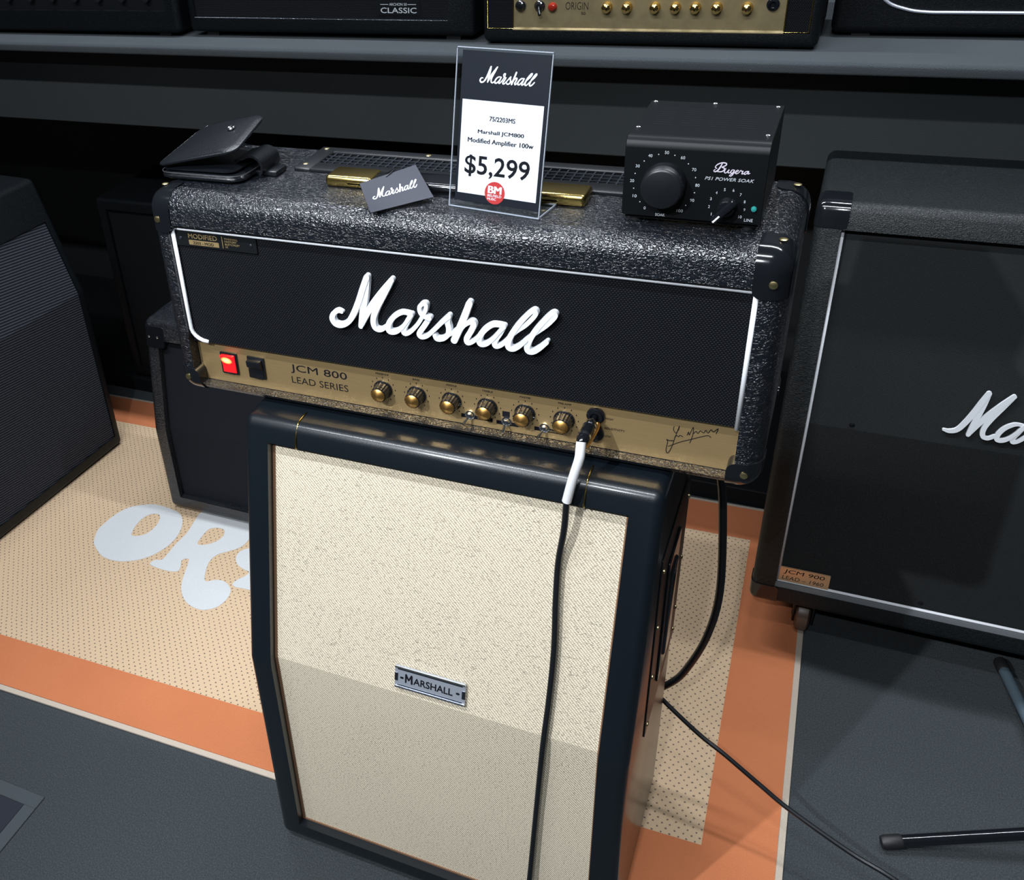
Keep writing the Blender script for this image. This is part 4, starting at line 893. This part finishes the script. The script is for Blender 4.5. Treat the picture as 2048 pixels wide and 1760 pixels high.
A.at('pilot_lamp', lathe([(0.0003, 0), (0.0085, 0), (0.0080, 0.004), (0.0050, 0.008), (0.0003, 0.009)], 18), 'red_lens', (-0.1310, fy + 0.006, 1.0935), pn, FRONT, label='red pilot lamp')
A.at('input_jack', jk, 'gloss_black', (0.2522, fy + 0.006, 1.1000), pn, FRONT)
A('panel_lettering', join(onface(text('ORIGIN', 0.0420, 0.0130, -0.012), -0.1065, fy + 0.0060, 1.0890), onface(text('50', 0.008, 0.005), -0.0770, fy + 0.0060, 1.0800)), 'print_black', pn)
for x in (-0.22, 0.28):
    for y in (fy + 0.03, fy + 0.18): A('foot', box(x - 0.012, x + 0.012, y - 0.012, y + 0.012, SZ, SZ + 0.006), 'rubber')

R = thing('shelf_amplifier', 'black amplifier head lettered classic on the shelf above the wallet', 'amplifier', (-0.615, 1.10, SZ))
A = At(R)
bx0, bx1, fy = -0.953, -0.288, 0.984
A('shell', boolean(box(bx0, bx1, fy, fy + 0.24, SZ + 0.010, SZ + 0.25, 0.012, 4), box(bx0 + 0.018, bx1 - 0.055, fy - 0.03, fy + 0.012, 1.0660, SZ + 0.225), 'DIFFERENCE'), 'dark_tolex')
gr = A('front_panel', box(bx0 + 0.018, bx1 - 0.055, fy + 0.008, fy + 0.014, 1.0655, SZ + 0.226), 'black_grille')
A('trim_line', tube([(bx0 + 0.018, fy + 0.001, 1.0652), (bx1 - 0.055, fy + 0.001, 1.0645)], 0.0011, 6), 'satin_silver', label='thin silver trim line')
A('name_plate', onface(plate(rrect(0.092, 0.034, 0.002, 2), 0, 0.001), -0.4500, fy + 0.0080, 1.0890), 'matt_black', gr)
A('name_lettering', join(onface(text('CLASSIC', 0.0780, 0.0105, 0.006), -0.4895, fy + 0.0070, 1.0765), onface(text('ARCHON 50', 0.0380, 0.0052), -0.4700, fy + 0.0070, 1.0905), onface(plate([(-0.4895, 1.0925), (-0.4720, 1.0925), (-0.4720, 1.0935), (-0.4895, 1.0935)], 0, 0.0003), 0, fy + 0.0070, 0), onface(plate([(-0.4300, 1.0925), (-0.4120, 1.0925), (-0.4120, 1.0935), (-0.4300, 1.0935)], 0, 0.0003), 0, fy + 0.0070, 0)), 'print_grey', gr)
for x in (bx0 + 0.05, bx1 - 0.05):
    for y in (fy + 0.03, fy + 0.2): A('foot', box(x - 0.015, x + 0.015, y - 0.015, y + 0.015, SZ, SZ + 0.012), 'rubber')

R = thing('shelf_amplifier', 'black amplifier head with tiny knobs at the left end of the shelf', 'amplifier', (-1.30, 1.10, SZ))
A = At(R)
bx0, bx1, fy = -1.640, -0.972, 0.972
A('shell', boolean(box(bx0, bx1, fy, fy + 0.24, SZ + 0.008, SZ + 0.25, 0.012, 4), box(bx0 + 0.03, bx1 - 0.03, fy - 0.03, fy + 0.012, 1.080, SZ + 0.225), 'DIFFERENCE'), 'dark_tolex')
gr = A('front_panel', box(bx0 + 0.03, bx1 - 0.03, fy + 0.008, fy + 0.014, 1.0795, SZ + 0.226), 'satin_black')
tk_ = lathe([(0.0003, 0), (0.0080, 0), (0.0072, 0.012), (0.0003, 0.0125)], 14)
for i in range(9): A.at('knob', tk_, 'dark_silver', (-1.5750 + 0.066 * i, fy + 0.0080, 1.1060), gr, FRONT)
for x in (bx0 + 0.05, bx1 - 0.05):
    for y in (fy + 0.03, fy + 0.2): A('foot', box(x - 0.015, x + 0.015, y - 0.015, y + 0.015, SZ, SZ + 0.010), 'rubber')

R = thing('shelf_amplifier', 'black amplifier with pale curved trim at the right end of the shelf', 'amplifier', (0.70, 1.2, SZ))
A = At(R)
bx0, bx1, fy = 0.345, 1.02, 1.075
A('shell', box(bx0, bx1, fy, fy + 0.24, SZ + 0.006, SZ + 0.27, 0.014, 4), 'dark_tolex')
A('curved_trim', tube([(0.375, fy - 0.0015, 1.180), (0.392, fy - 0.0015, 1.125), (0.425, fy - 0.0015, 1.087), (0.455, fy - 0.0015, 1.074), (0.490, fy - 0.0015, 1.0685), (0.56, fy - 0.0015, 1.068), (0.90, fy - 0.0015, 1.068)], 0.0028, 8, 5), 'satin_silver', label='pale curved trim line')
A('front_panel', box(0.47, 0.98, fy - 0.001, fy + 0.004, 1.10, SZ + 0.24, 0.0, 1), 'black_grille')
for x in (bx0 + 0.05, bx1 - 0.05):
    for y in (fy + 0.03, fy + 0.2): A('foot', box(x - 0.015, x + 0.015, y - 0.015, y + 0.015, SZ, SZ + 0.008), 'rubber')
